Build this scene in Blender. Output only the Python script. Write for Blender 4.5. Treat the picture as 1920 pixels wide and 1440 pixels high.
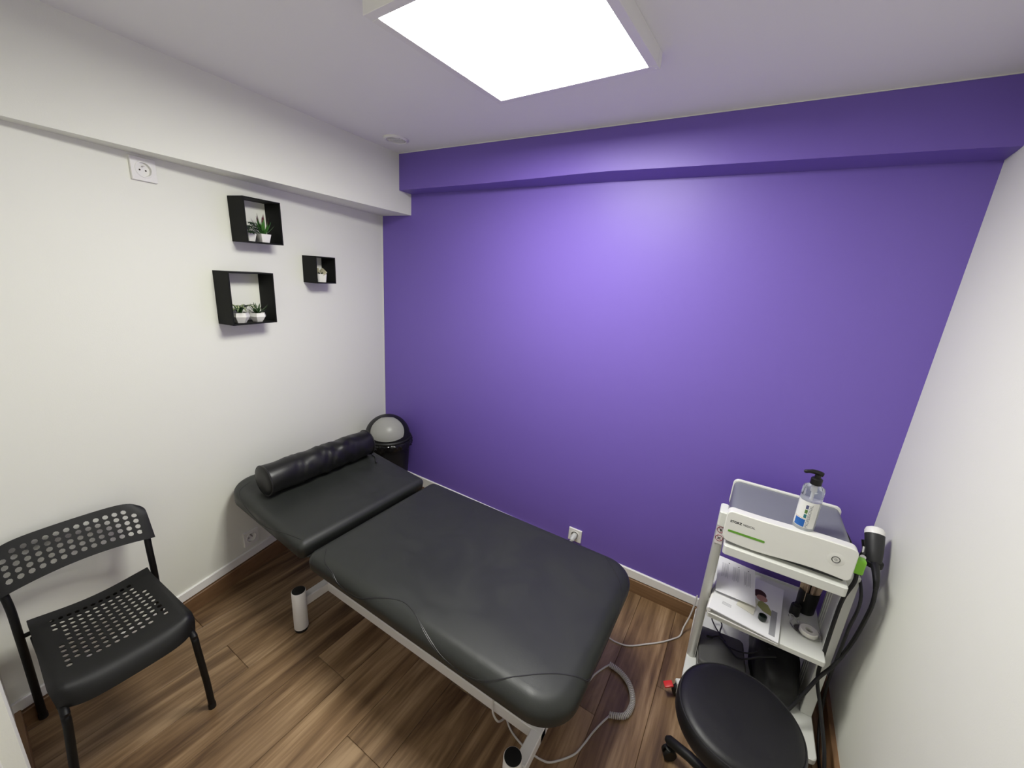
import bpy, bmesh, math, random
from mathutils import Vector, Matrix
from math import sin, cos, pi, radians
random.seed(4)
S = bpy.context.scene
COL = S.collection
for o in list(bpy.data.objects): bpy.data.objects.remove(o)

# ------------------------------------------------------------ camera, world, exposure
cam_d = bpy.data.cameras.new('camera'); cam = bpy.data.objects.new('camera', cam_d); COL.objects.link(cam)
S.camera = cam
CX, CY, CZ, YAW, PITCH, ROLL, F = 2.2844, -1.9799, 1.6516, .5329, -.2649, .0722, 738.36
fw = Vector((-sin(YAW)*cos(PITCH), cos(YAW)*cos(PITCH), sin(PITCH)))
rt = Vector((cos(YAW), sin(YAW), 0)); up = rt.cross(fw)
r2 = rt*cos(ROLL)+up*sin(ROLL); u2 = -rt*sin(ROLL)+up*cos(ROLL)
M = Matrix((r2, u2, -fw)).transposed().to_4x4(); M.translation = (CX, CY, CZ)
cam.matrix_world = M
cam_d.sensor_width = 36; cam_d.lens = F/1920*36; cam_d.clip_start = .02
w = bpy.data.worlds.new('world'); S.world = w; w.use_nodes = True
w.node_tree.nodes['Background'].inputs[0].default_value = (.8, .85, 1, 1)
w.node_tree.nodes['Background'].inputs[1].default_value = .02
S.view_settings.view_transform = 'Standard'; S.view_settings.look = 'None'
S.view_settings.gamma = 1; S.view_settings.use_curve_mapping = False
S.view_settings.exposure = 0
LAMP = 39.0                                  # emission of the ceiling panel
S.render.film_transparent = False

# ------------------------------------------------------------ room numbers
W, H = 2.8582, 2.3184
AL, AR, AN = -.1868, .0251, -.0596           # slants of left, right and near walls
D = 1.9631
ZL, ZP, B = 1.9882, 2.1132, .1072
def xl(y): return AL*y
def xr(y): return W+AR*y
def yn(x): return -D+AN*(x-.367)

# ------------------------------------------------------------ material helpers
def mat(name, col, rough=.5, metal=0, bump=0, bscale=200, var=0, vscale=6, emit=0, trans=0, ior=1.45, spec=None, coat=0, detail=3, sub=None):
    m = bpy.data.materials.new(name); m.use_nodes = True
    n = m.node_tree.nodes; l = m.node_tree.links; b = n['Principled BSDF']
    b.inputs['Base Color'].default_value = (*col, 1); b.inputs['Roughness'].default_value = rough
    b.inputs['Metallic'].default_value = metal; b.inputs['IOR'].default_value = ior
    b.inputs['Transmission Weight'].default_value = trans
    if spec is not None: b.inputs['Specular IOR Level'].default_value = spec
    if coat: b.inputs['Coat Weight'].default_value = coat; b.inputs['Coat Roughness'].default_value = .25
    if emit: b.inputs['Emission Color'].default_value = (1, .995, .93, 1); b.inputs['Emission Strength'].default_value = emit
    g = n.new('ShaderNodeNewGeometry')
    if var:
        t = n.new('ShaderNodeTexNoise'); t.inputs['Scale'].default_value = vscale; t.inputs['Detail'].default_value = 4
        l.new(g.outputs['Position'], t.inputs['Vector'])
        mp = n.new('ShaderNodeMapRange'); mp.inputs[3].default_value = 1-var; mp.inputs[4].default_value = 1+var
        l.new(t.outputs[0], mp.inputs[0])
        mx = n.new('ShaderNodeVectorMath'); mx.operation = 'SCALE'; mx.inputs[0].default_value = col
        l.new(mp.outputs[0], mx.inputs[3]); l.new(mx.outputs[0], b.inputs['Base Color'])
    if bump:
        t = n.new('ShaderNodeTexNoise'); t.inputs['Scale'].default_value = bscale; t.inputs['Detail'].default_value = detail
        l.new(g.outputs['Position'], t.inputs['Vector'])
        bp = n.new('ShaderNodeBump'); bp.inputs['Strength'].default_value = bump; bp.inputs['Distance'].default_value = .002
        l.new(t.outputs[0], bp.inputs['Height']); l.new(bp.outputs[0], b.inputs['Normal'])
    return m

def wall_mat(name, col, rough, spec=.5):
    m = mat(name, col, rough, spec=spec)
    n = m.node_tree.nodes; l = m.node_tree.links; b = n['Principled BSDF']; g = n['Geometry']
    a = n.new('ShaderNodeTexNoise'); a.inputs['Scale'].default_value = 260; a.inputs['Detail'].default_value = 2
    c = n.new('ShaderNodeTexNoise'); c.inputs['Scale'].default_value = 2.2; c.inputs['Detail'].default_value = 3
    l.new(g.outputs['Position'], a.inputs['Vector']); l.new(g.outputs['Position'], c.inputs['Vector'])
    b1 = n.new('ShaderNodeBump'); b1.inputs['Strength'].default_value = .25; b1.inputs['Distance'].default_value = .0006
    b2 = n.new('ShaderNodeBump'); b2.inputs['Strength'].default_value = .25; b2.inputs['Distance'].default_value = .012
    l.new(a.outputs[0], b1.inputs['Height']); l.new(c.outputs[0], b2.inputs['Height'])
    l.new(b2.outputs[0], b1.inputs['Normal']); l.new(b1.outputs[0], b.inputs['Normal'])
    return m

def wood_mat(name, dark, mid, light, rough=.45, scale=1.0, objrand=True, along='Y'):
    m = bpy.data.materials.new(name); m.use_nodes = True
    n = m.node_tree.nodes; l = m.node_tree.links; b = n['Principled BSDF']
    b.inputs['Roughness'].default_value = rough
    g = n.new('ShaderNodeNewGeometry'); oi = n.new('ShaderNodeObjectInfo')
    off = n.new('ShaderNodeVectorMath'); off.operation = 'MULTIPLY_ADD'; off.inputs[1].default_value = (37, 53, 0)
    l.new(oi.outputs['Random'], off.inputs[0]); l.new(g.outputs['Position'], off.inputs[2])
    mp = n.new('ShaderNodeMapping'); mp.inputs['Scale'].default_value = (1, .13, 1) if along == 'Y' else (.13, 1, 1)
    l.new(off.outputs[0], mp.inputs['Vector'])
    n1 = n.new('ShaderNodeTexNoise'); n1.inputs['Scale'].default_value = 7*scale; n1.inputs['Detail'].default_value = 6; n1.inputs['Roughness'].default_value = .6; n1.inputs['Distortion'].default_value = 1.2
    n2 = n.new('ShaderNodeTexNoise'); n2.inputs['Scale'].default_value = 90*scale; n2.inputs['Detail'].default_value = 3
    mp2 = n.new('ShaderNodeMapping'); mp2.inputs['Scale'].default_value = (1, .04, 1) if along == 'Y' else (.04, 1, 1)
    l.new(off.outputs[0], mp2.inputs['Vector']); l.new(mp2.outputs[0], n2.inputs['Vector'])
    wv = n.new('ShaderNodeTexNoise'); wv.inputs['Scale'].default_value = 3.2*scale; wv.inputs['Detail'].default_value = 1.5; wv.inputs['Distortion'].default_value = .5
    l.new(mp.outputs[0], n1.inputs['Vector']); l.new(mp.outputs[0], wv.inputs['Vector'])
    # rings: fract-like bands of a smooth field give cathedral grain
    ml = n.new('ShaderNodeMath'); ml.operation = 'MULTIPLY'; ml.inputs[1].default_value = 60; l.new(wv.outputs[0], ml.inputs[0])
    sn = n.new('ShaderNodeMath'); sn.operation = 'SINE'; l.new(ml.outputs[0], sn.inputs[0])
    cr = n.new('ShaderNodeValToRGB'); e = cr.color_ramp.elements
    e[0].position = .32; e[0].color = (*dark, 1); e[1].position = .70; e[1].color = (*light, 1)
    x = cr.color_ramp.elements.new(.5); x.color = (*mid, 1)
    s1 = n.new('ShaderNodeMath'); s1.operation = 'MULTIPLY_ADD'; s1.inputs[1].default_value = .055; l.new(sn.outputs[0], s1.inputs[0]); l.new(n1.outputs[0], s1.inputs[2])
    s2 = n.new('ShaderNodeMath'); s2.operation = 'MULTIPLY_ADD'; s2.inputs[1].default_value = .30; l.new(n2.outputs[0], s2.inputs[0]); l.new(s1.outputs[0], s2.inputs[2])
    s3 = n.new('ShaderNodeMath'); s3.operation = 'ADD'; s3.inputs[1].default_value = -.15; l.new(s2.outputs[0], s3.inputs[0])
    l.new(s3.outputs[0], cr.inputs[0])
    hv = n.new('ShaderNodeMapRange'); hv.inputs[3].default_value = .88; hv.inputs[4].default_value = 1.12; l.new(oi.outputs['Random'], hv.inputs[0])
    mx = n.new('ShaderNodeVectorMath'); mx.operation = 'SCALE'; l.new(cr.outputs[0], mx.inputs[0]); l.new(hv.outputs[0], mx.inputs[3])
    l.new(mx.outputs[0], b.inputs['Base Color'])
    bp = n.new('ShaderNodeBump'); bp.inputs['Strength'].default_value = .15; bp.inputs['Distance'].default_value = .001
    l.new(n2.outputs[0], bp.inputs['Height']); l.new(bp.outputs[0], b.inputs['Normal'])
    return m

M_white = wall_mat('white wall paint', (.83, .835, .755), .55)
M_ceil = wall_mat('matt ceiling paint', (.88, .875, .85), .8, .3)
M_purple = wall_mat('purple satin paint', (.172, .110, .465), .45)
M_floor = wood_mat('brown vinyl plank', (.082, .043, .019), (.205, .122, .059), (.40, .268, .150), .42)
M_plinthX = wood_mat('oak skirting along x', (.15, .075, .033), (.20, .11, .05), (.26, .15, .075), .5, .8, along='X')
M_plinthY = wood_mat('oak skirting along y', (.13, .062, .027), (.18, .095, .043), (.24, .135, .065), .5, .8)
M_trim = mat('glossy white trim', (.86, .85, .82), .3)
M_gap = mat('dark joint', (.03, .02, .015), .9)
M_plast = mat('white plastic', (.83, .82, .79), .35)
M_metalw = mat('white powder coated steel', (.78, .76, .74), .35)
M_black = mat('black plastic', (.007, .007, .0065), .45, bump=.15, bscale=900, spec=.4)
M_blackm = mat('black painted steel', (.003, .003, .003), .5, spec=.35)
M_boxm = mat('matt black lacquer', (.0045, .005, .0042), .65, spec=.3)
M_pot = mat('white ceramic', (.82, .81, .76), .3)
M_emit = mat('lit diffuser', (1, 1, 1), .5, emit=LAMP)

# leather with creases
def leather(name, col, rough):
    m = mat(name, col, rough)
    n = m.node_tree.nodes; l = m.node_tree.links; b = n['Principled BSDF']; g = n['Geometry']
    v = n.new('ShaderNodeTexVoronoi'); v.inputs['Scale'].default_value = 420
    a = n.new('ShaderNodeTexNoise'); a.inputs['Scale'].default_value = 5; a.inputs['Detail'].default_value = 4; a.inputs['Distortion'].default_value = 1.0
    r = n.new('ShaderNodeMapRange'); r.inputs[1].default_value = .35; r.inputs[2].default_value = .65; r.inputs[3].default_value = rough-.06; r.inputs[4].default_value = rough+.09
    for t in (v, a): l.new(g.outputs['Position'], t.inputs['Vector'])
    l.new(a.outputs[0], r.inputs[0]); l.new(r.outputs[0], b.inputs['Roughness'])
    b1 = n.new('ShaderNodeBump'); b1.inputs['Strength'].default_value = .12; b1.inputs['Distance'].default_value = .0006
    b2 = n.new('ShaderNodeBump'); b2.inputs['Strength'].default_value = .25; b2.inputs['Distance'].default_value = .006
    l.new(v.outputs[0], b1.inputs['Height']); l.new(a.outputs[0], b2.inputs['Height'])
    l.new(b2.outputs[0], b1.inputs['Normal']); l.new(b1.outputs[0], b.inputs['Normal'])
    return m
M_leather = leather('dark grey leatherette', (.020, .022, .0195), .44)
M_bolster = leather('black bolster leatherette', (.0065, .0065, .006), .34)
M_stool = leather('black stool vinyl', (.004, .004, .005), .44)
M_piping = mat('dark piping', (.018, .018, .018), .4)

# ------------------------------------------------------------ mesh helpers
def shade(me, ang=35):
    for p in me.polygons: p.use_smooth = True
    me.set_sharp_from_angle(angle=radians(ang))
def mesh_obj(name, bm, m, parent=None, smooth=35, off=None, kind=None, label=None):
    if off is not None: bmesh.ops.translate(bm, verts=bm.verts, vec=-Vector(off))
    bmesh.ops.recalc_face_normals(bm, faces=bm.faces)
    me = bpy.data.meshes.new(name); bm.to_mesh(me); bm.free()
    if smooth: shade(me, smooth)
    for mm in (m if isinstance(m, (list, tuple)) else [m]): me.materials.append(mm)
    o = bpy.data.objects.new(name, me); COL.objects.link(o)
    if parent: o.parent = parent
    if kind: o['kind'] = kind
    if label: o['label'] = label
    return o
class Thing:
    def __init__(s, name, label, cat, loc, rotz=0, group=None):
        e = bpy.data.objects.new(name, None); COL.objects.link(e); e.empty_display_size = .05
        e.location = loc; e.rotation_euler = (0, 0, rotz); e['label'] = label; e['category'] = cat
        if group: e['group'] = group
        s.e = e; s.loc = Vector(loc); s.rot = rotz
    def part(s, name, bm, m, parent=None, local=False, **k):
        return mesh_obj(name, bm, m, parent or s.e, off=None if local else s.loc, **k)
def tag(o, label, cat, group=None):
    o['label'] = label; o['category'] = cat
    if group: o['group'] = group
    return o
def single(name, bm, m, label, cat, group=None, **k):
    """a one-mesh thing: origin at the centre of its base"""
    xs = [v.co for v in bm.verts]
    c = Vector(((min(v.x for v in xs)+max(v.x for v in xs))/2, (min(v.y for v in xs)+max(v.y for v in xs))/2, min(v.z for v in xs)))
    o = mesh_obj(name, bm, m, off=c, **k); o.location = c
    return tag(o, label, cat, group)
def NB(): return bmesh.new()
def box(bm, x0, x1, y0, y1, z0, z1, bev=0, seg=2, mi=0, M=None):
    t = bmesh.new()
    bmesh.ops.create_cube(t, size=1)
    for v in t.verts: v.co = Vector(((x0+x1)/2+v.co.x*(x1-x0), (y0+y1)/2+v.co.y*(y1-y0), (z0+z1)/2+v.co.z*(z1-z0)))
    if bev: bmesh.ops.bevel(t, geom=t.edges[:], offset=bev, segments=seg, affect='EDGES', profile=.5)
    join(bm, t, M, mi); return bm
def join(bm, t, M=None, mi=0):
    vm = {}
    for v in t.verts: vm[v] = bm.verts.new(M @ v.co if M else v.co)
    for f in t.faces:
        nf = bm.faces.new([vm[v] for v in f.verts]); nf.material_index = mi if mi else f.material_index
    t.free()
def smooth_pts(P, n=8, closed=False):
    P = [Vector(p) for p in P]; out = []
    N = len(P); rng = range(N if closed else N-1)
    for i in rng:
        if closed: a, b, c, d = P[i-1], P[i], P[(i+1) % N], P[(i+2) % N]
        else: a, b, c, d = P[max(i-1, 0)], P[i], P[i+1], P[min(i+2, N-1)]
        for k in range(n):
            t = k/n
            out.append(.5*((2*b)+(-a+c)*t+(2*a-5*b+4*c-d)*t*t+(-a+3*b-3*c+d)*t**3))
    if not closed: out.append(P[-1])
    return out
def tube(bm, P, r, seg=8, closed=False, caps=True, mi=0, flat=None):
    P = [Vector(p) for p in P]; N = len(P); rings = []
    if not hasattr(r, '__len__'): r = [r]*N
    T = []
    for i in range(N):
        if closed: t = P[(i+1) % N]-P[i-1]
        else: t = P[min(i+1, N-1)]-P[max(i-1, 0)]
        T.append(t.normalized() if t.length > 1e-9 else Vector((0, 0, 1)))
    u = T[0].orthogonal().normalized()
    if abs(T[0].z) < .9: u = Vector((0, 0, 1)).cross(T[0]).normalized()
    for i in range(N):
        u = (u-T[i]*u.dot(T[i])).normalized(); v = T[i].cross(u)
        rings.append([bm.verts.new(P[i]+(u*cos(2*pi*k/seg)+v*sin(2*pi*k/seg)*(flat or 1))*r[i]) for k in range(seg)])
    for i in range(N if closed else N-1):
        a, b = rings[i], rings[(i+1) % N]
        for k in range(seg):
            f = bm.faces.new((a[k], a[(k+1) % seg], b[(k+1) % seg], b[k])); f.material_index = mi
    if caps and not closed:
        for q in (rings[0], rings[-1]): bm.faces.new(q).material_index = mi
    return bm
def lathe(bm, prof, seg=24, c=(0, 0, 0), mi=0, M=None, sx=1, sy=1):
    t = bmesh.new(); rings = []
    for r, z in prof:
        if r < 1e-6: rings.append([t.verts.new((0, 0, z))])
        else: rings.append([t.verts.new((r*cos(2*pi*k/seg)*sx, r*sin(2*pi*k/seg)*sy, z)) for k in range(seg)])
    for a, b in zip(rings, rings[1:]):
        for k in range(seg):
            q = [a[k % len(a)], a[(k+1) % len(a)], b[(k+1) % len(b)], b[k % len(b)]]
            q = list(dict.fromkeys(q))
            if len(q) > 2: t.faces.new(q)
    MM = Matrix.Translation(c) @ (M or Matrix.Identity(4))
    join(bm, t, MM, mi); return bm
def prism(bm, poly, z0, z1, mi=0, M=None):
    t = bmesh.new()
    a = [t.verts.new((x, y, z0)) for x, y in poly]; b = [t.verts.new((x, y, z1)) for x, y in poly]
    t.faces.new(a[::-1]); t.faces.new(b)
    for i in range(len(poly)):
        j = (i+1) % len(poly); t.faces.new((a[i], a[j], b[j], b[i]))
    join(bm, t, M, mi); return bm
def rrect(x0, x1, y0, y1, rad, n=10, inset=0):
    """rad: radii for corners (x0,y0),(x1,y0),(x1,y1),(x0,y1)"""
    out = []
    cs = [(x0, y0, 1, 1, pi), (x1, y0, -1, 1, 1.5*pi), (x1, y1, -1, -1, 0), (x0, y1, 1, -1, .5*pi)]
    for (cx, cy, sx, sy, a0), r in zip(cs, rad):
        ri = max(r-inset, .004); cx += sx*(inset+ri); cy += sy*(inset+ri)
        for k in range(n+1):
            a = a0+k/n*pi/2; out.append((cx+ri*cos(a), cy+ri*sin(a)))
    return out
def cushion(bm, x0, x1, y0, y1, z0, z1, rad, rt_=.05, rd=.035, rb=.02, n=10, crown=.004):
    prof = [(rb*1.6, z0), (rb*.5, z0+rb*.25), (rb*.1, z0+rb*.8)]
    for k in range(9):
        a = k/8*pi/2; prof.append((rt_*(1-cos(a)), z1-rd*(1-sin(a))))
    prof += [(rt_+.03, z1+crown*.5), (rt_+.09, z1+crown)]
    rings = []
    for ins, z in prof:
        rings.append([bm.verts.new((x, y, z)) for x, y in rrect(x0, x1, y0, y1, rad, n, ins)])
    N = len(rings[0])
    for a, b in zip(rings, rings[1:]):
        for k in range(N): bm.faces.new((a[k], a[(k+1) % N], b[(k+1) % N], b[k]))
    bm.faces.new(rings[0][::-1]); bm.faces.new(rings[-1])
    return bm
def text_bm(s, size, M, extr=.0003, bold=False, sx=1):
    c = bpy.data.curves.new('t', 'FONT'); c.body = s; c.size = size; c.extrude = extr; c.resolution_u = 3
    if bold: c.offset = size*.03
    o = bpy.data.objects.new('t', c); COL.objects.link(o)
    bpy.context.view_layer.update()
    me = bpy.data.meshes.new_from_object(o.evaluated_get(bpy.context.evaluated_depsgraph_get()))
    bm = bmesh.new(); bm.from_mesh(me)
    bmesh.ops.transform(bm, matrix=M @ Matrix.Diagonal((sx, 1, 1, 1)), verts=bm.verts)
    bpy.data.objects.remove(o); bpy.data.curves.remove(c); bpy.data.meshes.remove(me)
    return bm
def frame(o, x, y):      # matrix from origin and two axes
    x = Vector(x).normalized(); y = Vector(y); z = x.cross(y).normalized(); y = z.cross(x)
    m = Matrix((x, y, z)).transposed().to_4x4(); m.translation = Vector(o); return m
def arc(c, r, a0, a1, n): return [(c[0]+r*cos(a0+(a1-a0)*k/n), c[1]+r*sin(a0+(a1-a0)*k/n)) for k in range(n+1)]

# ============================================================ THE ROOM
T = .12; YB = -2.6                           # the side walls run on behind the camera
def slab(name, poly, z0, z1, m, par=None, kind='structure'):
    bm = NB(); prism(bm, poly, z0, z1)
    o = mesh_obj(name, bm, m, par, smooth=0)
    if kind and not par: o['kind'] = kind
    return o
floor = slab('floor', [(-.2, .2), (3.1, .2), (3.1, -2.5), (-.2, -2.5)], -.05, -.004, M_gap)
slab('ceiling', [(-.2, .2), (3.1, .2), (3.1, -2.5), (-.2, -2.5)], H, H+.08, M_ceil)
wl = slab('wall_left', [(xl(.1), .1), (xl(.1)-T, .1), (xl(-2.2)-T, -2.2), (xl(-2.2), -2.2)], -.05, H, M_white)
wb = slab('wall_back', [(-.2, 0), (3.05, 0), (3.05, T), (-.2, T)], -.05, H, M_purple)
wr = slab('wall_right', [(xr(.1), .1), (xr(-2.3), -2.3), (xr(-2.3)+T, -2.3), (xr(.1)+T, .1)], -.05, H, M_white)
wn = slab('wall_near', [(0, yn(0)), (0, yn(0)-T), (3.0, yn(3.0)-T), (3.0, yn(3.0))], -.05, H, M_white)
# planks
def plank(x0, x1, y0, y1):
    bm = NB(); box(bm, x0+.0006, x1-.0006, y0+.0006, y1-.0006, -.004, 0)
    top = [e for e in bm.edges if all(v.co.z > -.001 for v in e.verts)]
    bmesh.ops.bevel(bm, geom=top, offset=.0012, segments=1, affect='EDGES')
    mesh_obj('plank', bm, M_floor, floor, smooth=0)
pw = .183; x = .588-4*pw; i = 0
offs = [.55, .12, .83, .30, .844, .42, .002, .45, .9, .2, .73, .38, .05, .6, .27, .8, .5]
while x < W+.02:
    y = .0+offs[i % 16]*1.22
    while y > -2.25:
        a, b = max(y-1.22, -2.25), min(y, .0)
        if b > a: plank(x, x+pw, a, b)
        y -= 1.22
    x += pw; i += 1
def sof(y): return .2713-.0616*y
# skirting: a wood plinth with a thin dark joint and an older white strip above it
def strip(name, pts, p, m, side):
    """old strip of uneven height: pts = (x, y, z0, z1), protruding p towards side"""
    nrm = Vector((*side, 0)).normalized(); bm = NB(); rs = []
    for x, y, z0, z1 in pts:
        a = Vector((x, y, 0)); rs.append([bm.verts.new(a+nrm*q+Vector((0, 0, z))) for q, z in ((0, z0), (p, z0), (p, z1-.003), (p-.003, z1), (0, z1))])
    bm.faces.new(rs[0]); bm.faces.new(rs[-1])
    for a, b in zip(rs, rs[1:]):
        for k in range(5): bm.faces.new((a[k], a[(k+1) % 5], b[(k+1) % 5], b[k]))
    return mesh_obj(name, bm, m, smooth=0, kind='structure')
def band(name, pts, p, z0, z1, m, kind='structure', lip=0):
    """run along pts (two points), protruding p to the left-hand side of the run"""
    a, b = Vector((*pts[0], 0)), Vector((*pts[1], 0)); d = (b-a).normalized(); nrm = Vector((-d.y, d.x, 0))
    bm = NB(); c = min(.002, p*.3)
    sec = [(0, z0), (p, z0), (p, z1-c), (p-c, z1), (0, z1)]
    ra = [bm.verts.new(a+nrm*s+Vector((0, 0, z))) for s, z in sec]; rb = [bm.verts.new(b+nrm*s+Vector((0, 0, z))) for s, z in sec]
    bm.faces.new(ra); bm.faces.new(rb)
    for k in range(5): bm.faces.new((ra[k], ra[(k+1) % 5], rb[(k+1) % 5], rb[k]))
    return mesh_obj(name, bm, m, smooth=0, kind=kind)
P0, P1 = (0, 0), (W, 0); PL = (xl(-1.99), -1.99)
band('baseboard_back', (P1, P0), .016, 0, .077, M_plinthX)
strip('baseboard_left', [(xl(y), y, 0, z) for y, z in ((0, .108), (-1.0, .088), (-1.45, .078), (-1.965, .064))], .016, M_plinthY, (1, -AL))
band('baseboard_right', ((xr(-2.1), -2.1), (xr(0), 0)), .016, 0, .077, M_plinthY)
band('baseboard_near', ((xl(-1.9), yn(.36)), (.95, yn(.95))), .016, 0, .077, M_plinthX)
strip('trim_1', [(x, 0, .0825, z) for x, z in ((0, .158), (.8, .151), (1.75, .134), (2.33, .128), (W, .126))], .010, M_trim, (0, -1))
strip('trim_2', [(xl(y), y, z0, z1) for y, z0, z1 in ((0, .113, .158), (-1.0, .094, .138), (-1.45, .084, .127), (-1.965, .070, .112))], .009, M_trim, (1, -AL))
for nm, pp in (('trim_4', [(sof(-B), -B-.0015, H-.0035, H), (W, -B-.0015, H-.0035, H)]), ('trim_5', [(.001, -.001, .15, ZL), (.0045, -.001, .15, ZL)])): strip(nm, pp, .0015, M_trim, (0, -1))
bm = NB(); 
prism(bm, [(.96, yn(.96)-.01), (1.06, yn(1.06)-.01), (1.06, -1.9758), (.96, -1.9708)], 0, 2.05)
mesh_obj('trim_3', bm, M_white, smooth=0, kind='structure')
# bulkheads: white one along the left wall (tapering), purple one along the back wall
def sof(y): return .2713-.0616*y
bm = NB(); prism(bm, [(xl(.02), .02), (xl(-2.1), -2.1), (sof(-2.1), -2.1), (sof(.02), .02)], ZL, H)
slo = mesh_obj('bulkhead', bm, M_white, wl, smooth=0)
pr = [(.0, 2.113), (.271, 2.115), (.6, 2.119), (.89, 2.122), (1.217, 2.129), (1.45, 2.136), (1.598, 2.139), (1.75, 2.137), (1.914, 2.1345), (2.313, 2.131), (2.699, 2.128), (2.9, 2.124)]
bm = NB(); fr = []; 
for x, z in pr:
    bow = .006*math.exp(-((x-1.62)/.22)**2)
    fr.append([bm.verts.new(v) for v in ((x, .02, ZP), (x, -B+bow*.6, z), (x, -B, z+.045), (x, -B, H), (x, .02, H))])
for a, b in zip(fr, fr[1:]):
    for k in range(5): bm.faces.new((a[k], a[(k+1) % 5], b[(k+1) % 5], b[k]))
bm.faces.new(fr[0]); bm.faces.new(fr[-1])
mesh_obj('bulkhead', bm, M_purple, wb, smooth=12)

# ============================================================ CEILING LIGHT
la = -.0618; LX, LY, LD = .597, .593, .0434
cl = Thing('ceiling_light', 'square white framed ceiling light with glowing diffuser in front of the purple wall', 'ceiling light', (1.3076, -.5642, H-LD), la)
bm = NB(); fwid = .028
for a in ((0, LX, -fwid, 0), (0, LX, -LY, -LY+fwid), (0, fwid, -LY+fwid, -fwid), (LX-fwid, LX, -LY+fwid, -fwid)):
    box(bm, a[0], a[1], a[2], a[3], 0, LD, .0012, 1)
cl.part('frame', bm, M_plast, local=True, smooth=0)
bm = NB(); box(bm, fwid, LX-fwid, -LY+fwid, -fwid, .004, .012)
cl.part('diffuser', bm, M_emit, local=True, smooth=0)
bm = NB(); lathe(bm, [(0, -.001), (.003, -.001), (.003, .002), (0, .002)], 10, (LX-.01, -.01, 0)); cl.part('screw', bm, M_trim, local=True)

# ============================================================ CEILING VENT
v = Thing('ceiling_vent', 'small round white ventilation grille in the ceiling corner', 'air vent', (.472, -.31, H))
bm = NB(); R = .066
lathe(bm, [(R, 0), (R, -.005), (R-.004, -.010), (R-.012, -.011), (R-.017, -.008), (R-.017, 0)], 40)
v.part('ring', bm, M_plast, local=True)
bm = NB(); lathe(bm, [(0, -.0005), (R-.02, -.0005), (R-.02, 0)], 32)
v.part('opening', bm, M_gap, local=True)
for k in range(5):
    bm = NB(); yy = -.032+.016*k; hw = math.sqrt(max((R-.021)**2-yy*yy, .0001))
    box(bm, -hw, hw, yy-.0035, yy+.0035, -.009, -.007, 0, M=Matrix.Rotation(radians(20), 4, 'Z')); v.part('slat', bm, M_plast, local=True)

# ============================================================ SOCKETS
def socket(loc, rot, label, plug=False):
    """local: x along wall, y up is z, wall surface at y=0, front towards -y"""
    t = Thing('wall_socket', label, 'socket', loc, rot)
    bm = NB(); s = .08; R = .0235; n = 32; d = .009
    outer = []
    for k in range(n):
        a = 2*pi*(k+.5)/n; c_, s_ = cos(a), sin(a); m_ = max(abs(c_), abs(s_)); outer.append((c_/m_*s/2, s_/m_*s/2))
    def ring(pts, y): return [bm.verts.new((p[0], y, p[1]+s/2)) for p in pts]
    # snap nearest to corners
    for cx in (-1, 1):
        for cy in (-1, 1):
            j = min(range(n), key=lambda q: (outer[q][0]-cx*s/2)**2+(outer[q][1]-cy*s/2)**2); outer[j] = (cx*s/2, cy*s/2)
    circ = lambda r: [(r*cos(2*pi*(k+.5)/n), r*sin(2*pi*(k+.5)/n)) for k in range(n)]
    rs = [ring(outer, 0), ring(outer, -d+.0015), ring([(x*.97, z*.97) for x, z in outer], -d), ring(circ(R+.005), -d), ring(circ(R+.004), -d-.0015), ring(circ(R), -d-.0015)]
    for a, b in zip(rs, rs[1:]):
        for k in range(n): bm.faces.new((a[k], a[(k+1) % n], b[(k+1) % n], b[k]))
    t.part('cover_plate', bm, M_plast, local=True, smooth=30)
    bm = NB(); Mx = Matrix.Translation((0, 0, s/2)) @ Matrix.Rotation(pi/2, 4, 'X')
    # recess bowl (axis along -y)
    lathe(bm, [(R, d+.0013), (R-.001, .0008), (0, .0008)], 32, M=Mx)
    t.part('recess', bm, M_plast if not plug else mat('grey socket recess', (.25, .26, .25), .5), local=True)
    for sx in (-1, 1):
        bm = NB(); lathe(bm, [(.0028, .0008), (.0028, .0013), (0, .0013)], 12, M=Mx @ Matrix.Translation((sx*.0095, -.002, 0))); t.part('pin_hole', bm, M_gap, local=True)
    bm = NB(); lathe(bm, [(.0024, .0008), (.0024, .010), (0, .011)], 12, M=Mx @ Matrix.Translation((0, .011, 0))); t.part('earth_pin', bm, mat('steel pin', (.5, .48, .45), .3, 1), local=True)
    return t
th = math.atan(-AL)                          # left wall: local -y must point into the room (+x)
rl = th+pi/2
def wall_pt(y, z): return (xl(y), y, z)
socket(wall_pt(-1.333, 1.899), rl, 'white wall socket high on the white wall under the bulkhead')
socket(wall_pt(-1.108, .166), rl, 'white wall socket low on the white wall beside the couch')
socket((1.629, 0, .1596), 0, 'white wall socket on the purple wall with a plug in it')
bm = NB(); tube(bm, smooth_pts([(1.629, -.004, .2), (1.629, -.03, .198), (1.626, -.045, .188), (1.622, -.052, .175)], 4), [.016]*5+[.015]*4+[.009]*3+[.006], 12)
pl_ = single('power_plug', bm, mat('light grey plug', (.55, .56, .55), .4), 'light grey power plug in the socket on the purple wall', 'plug')

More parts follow.
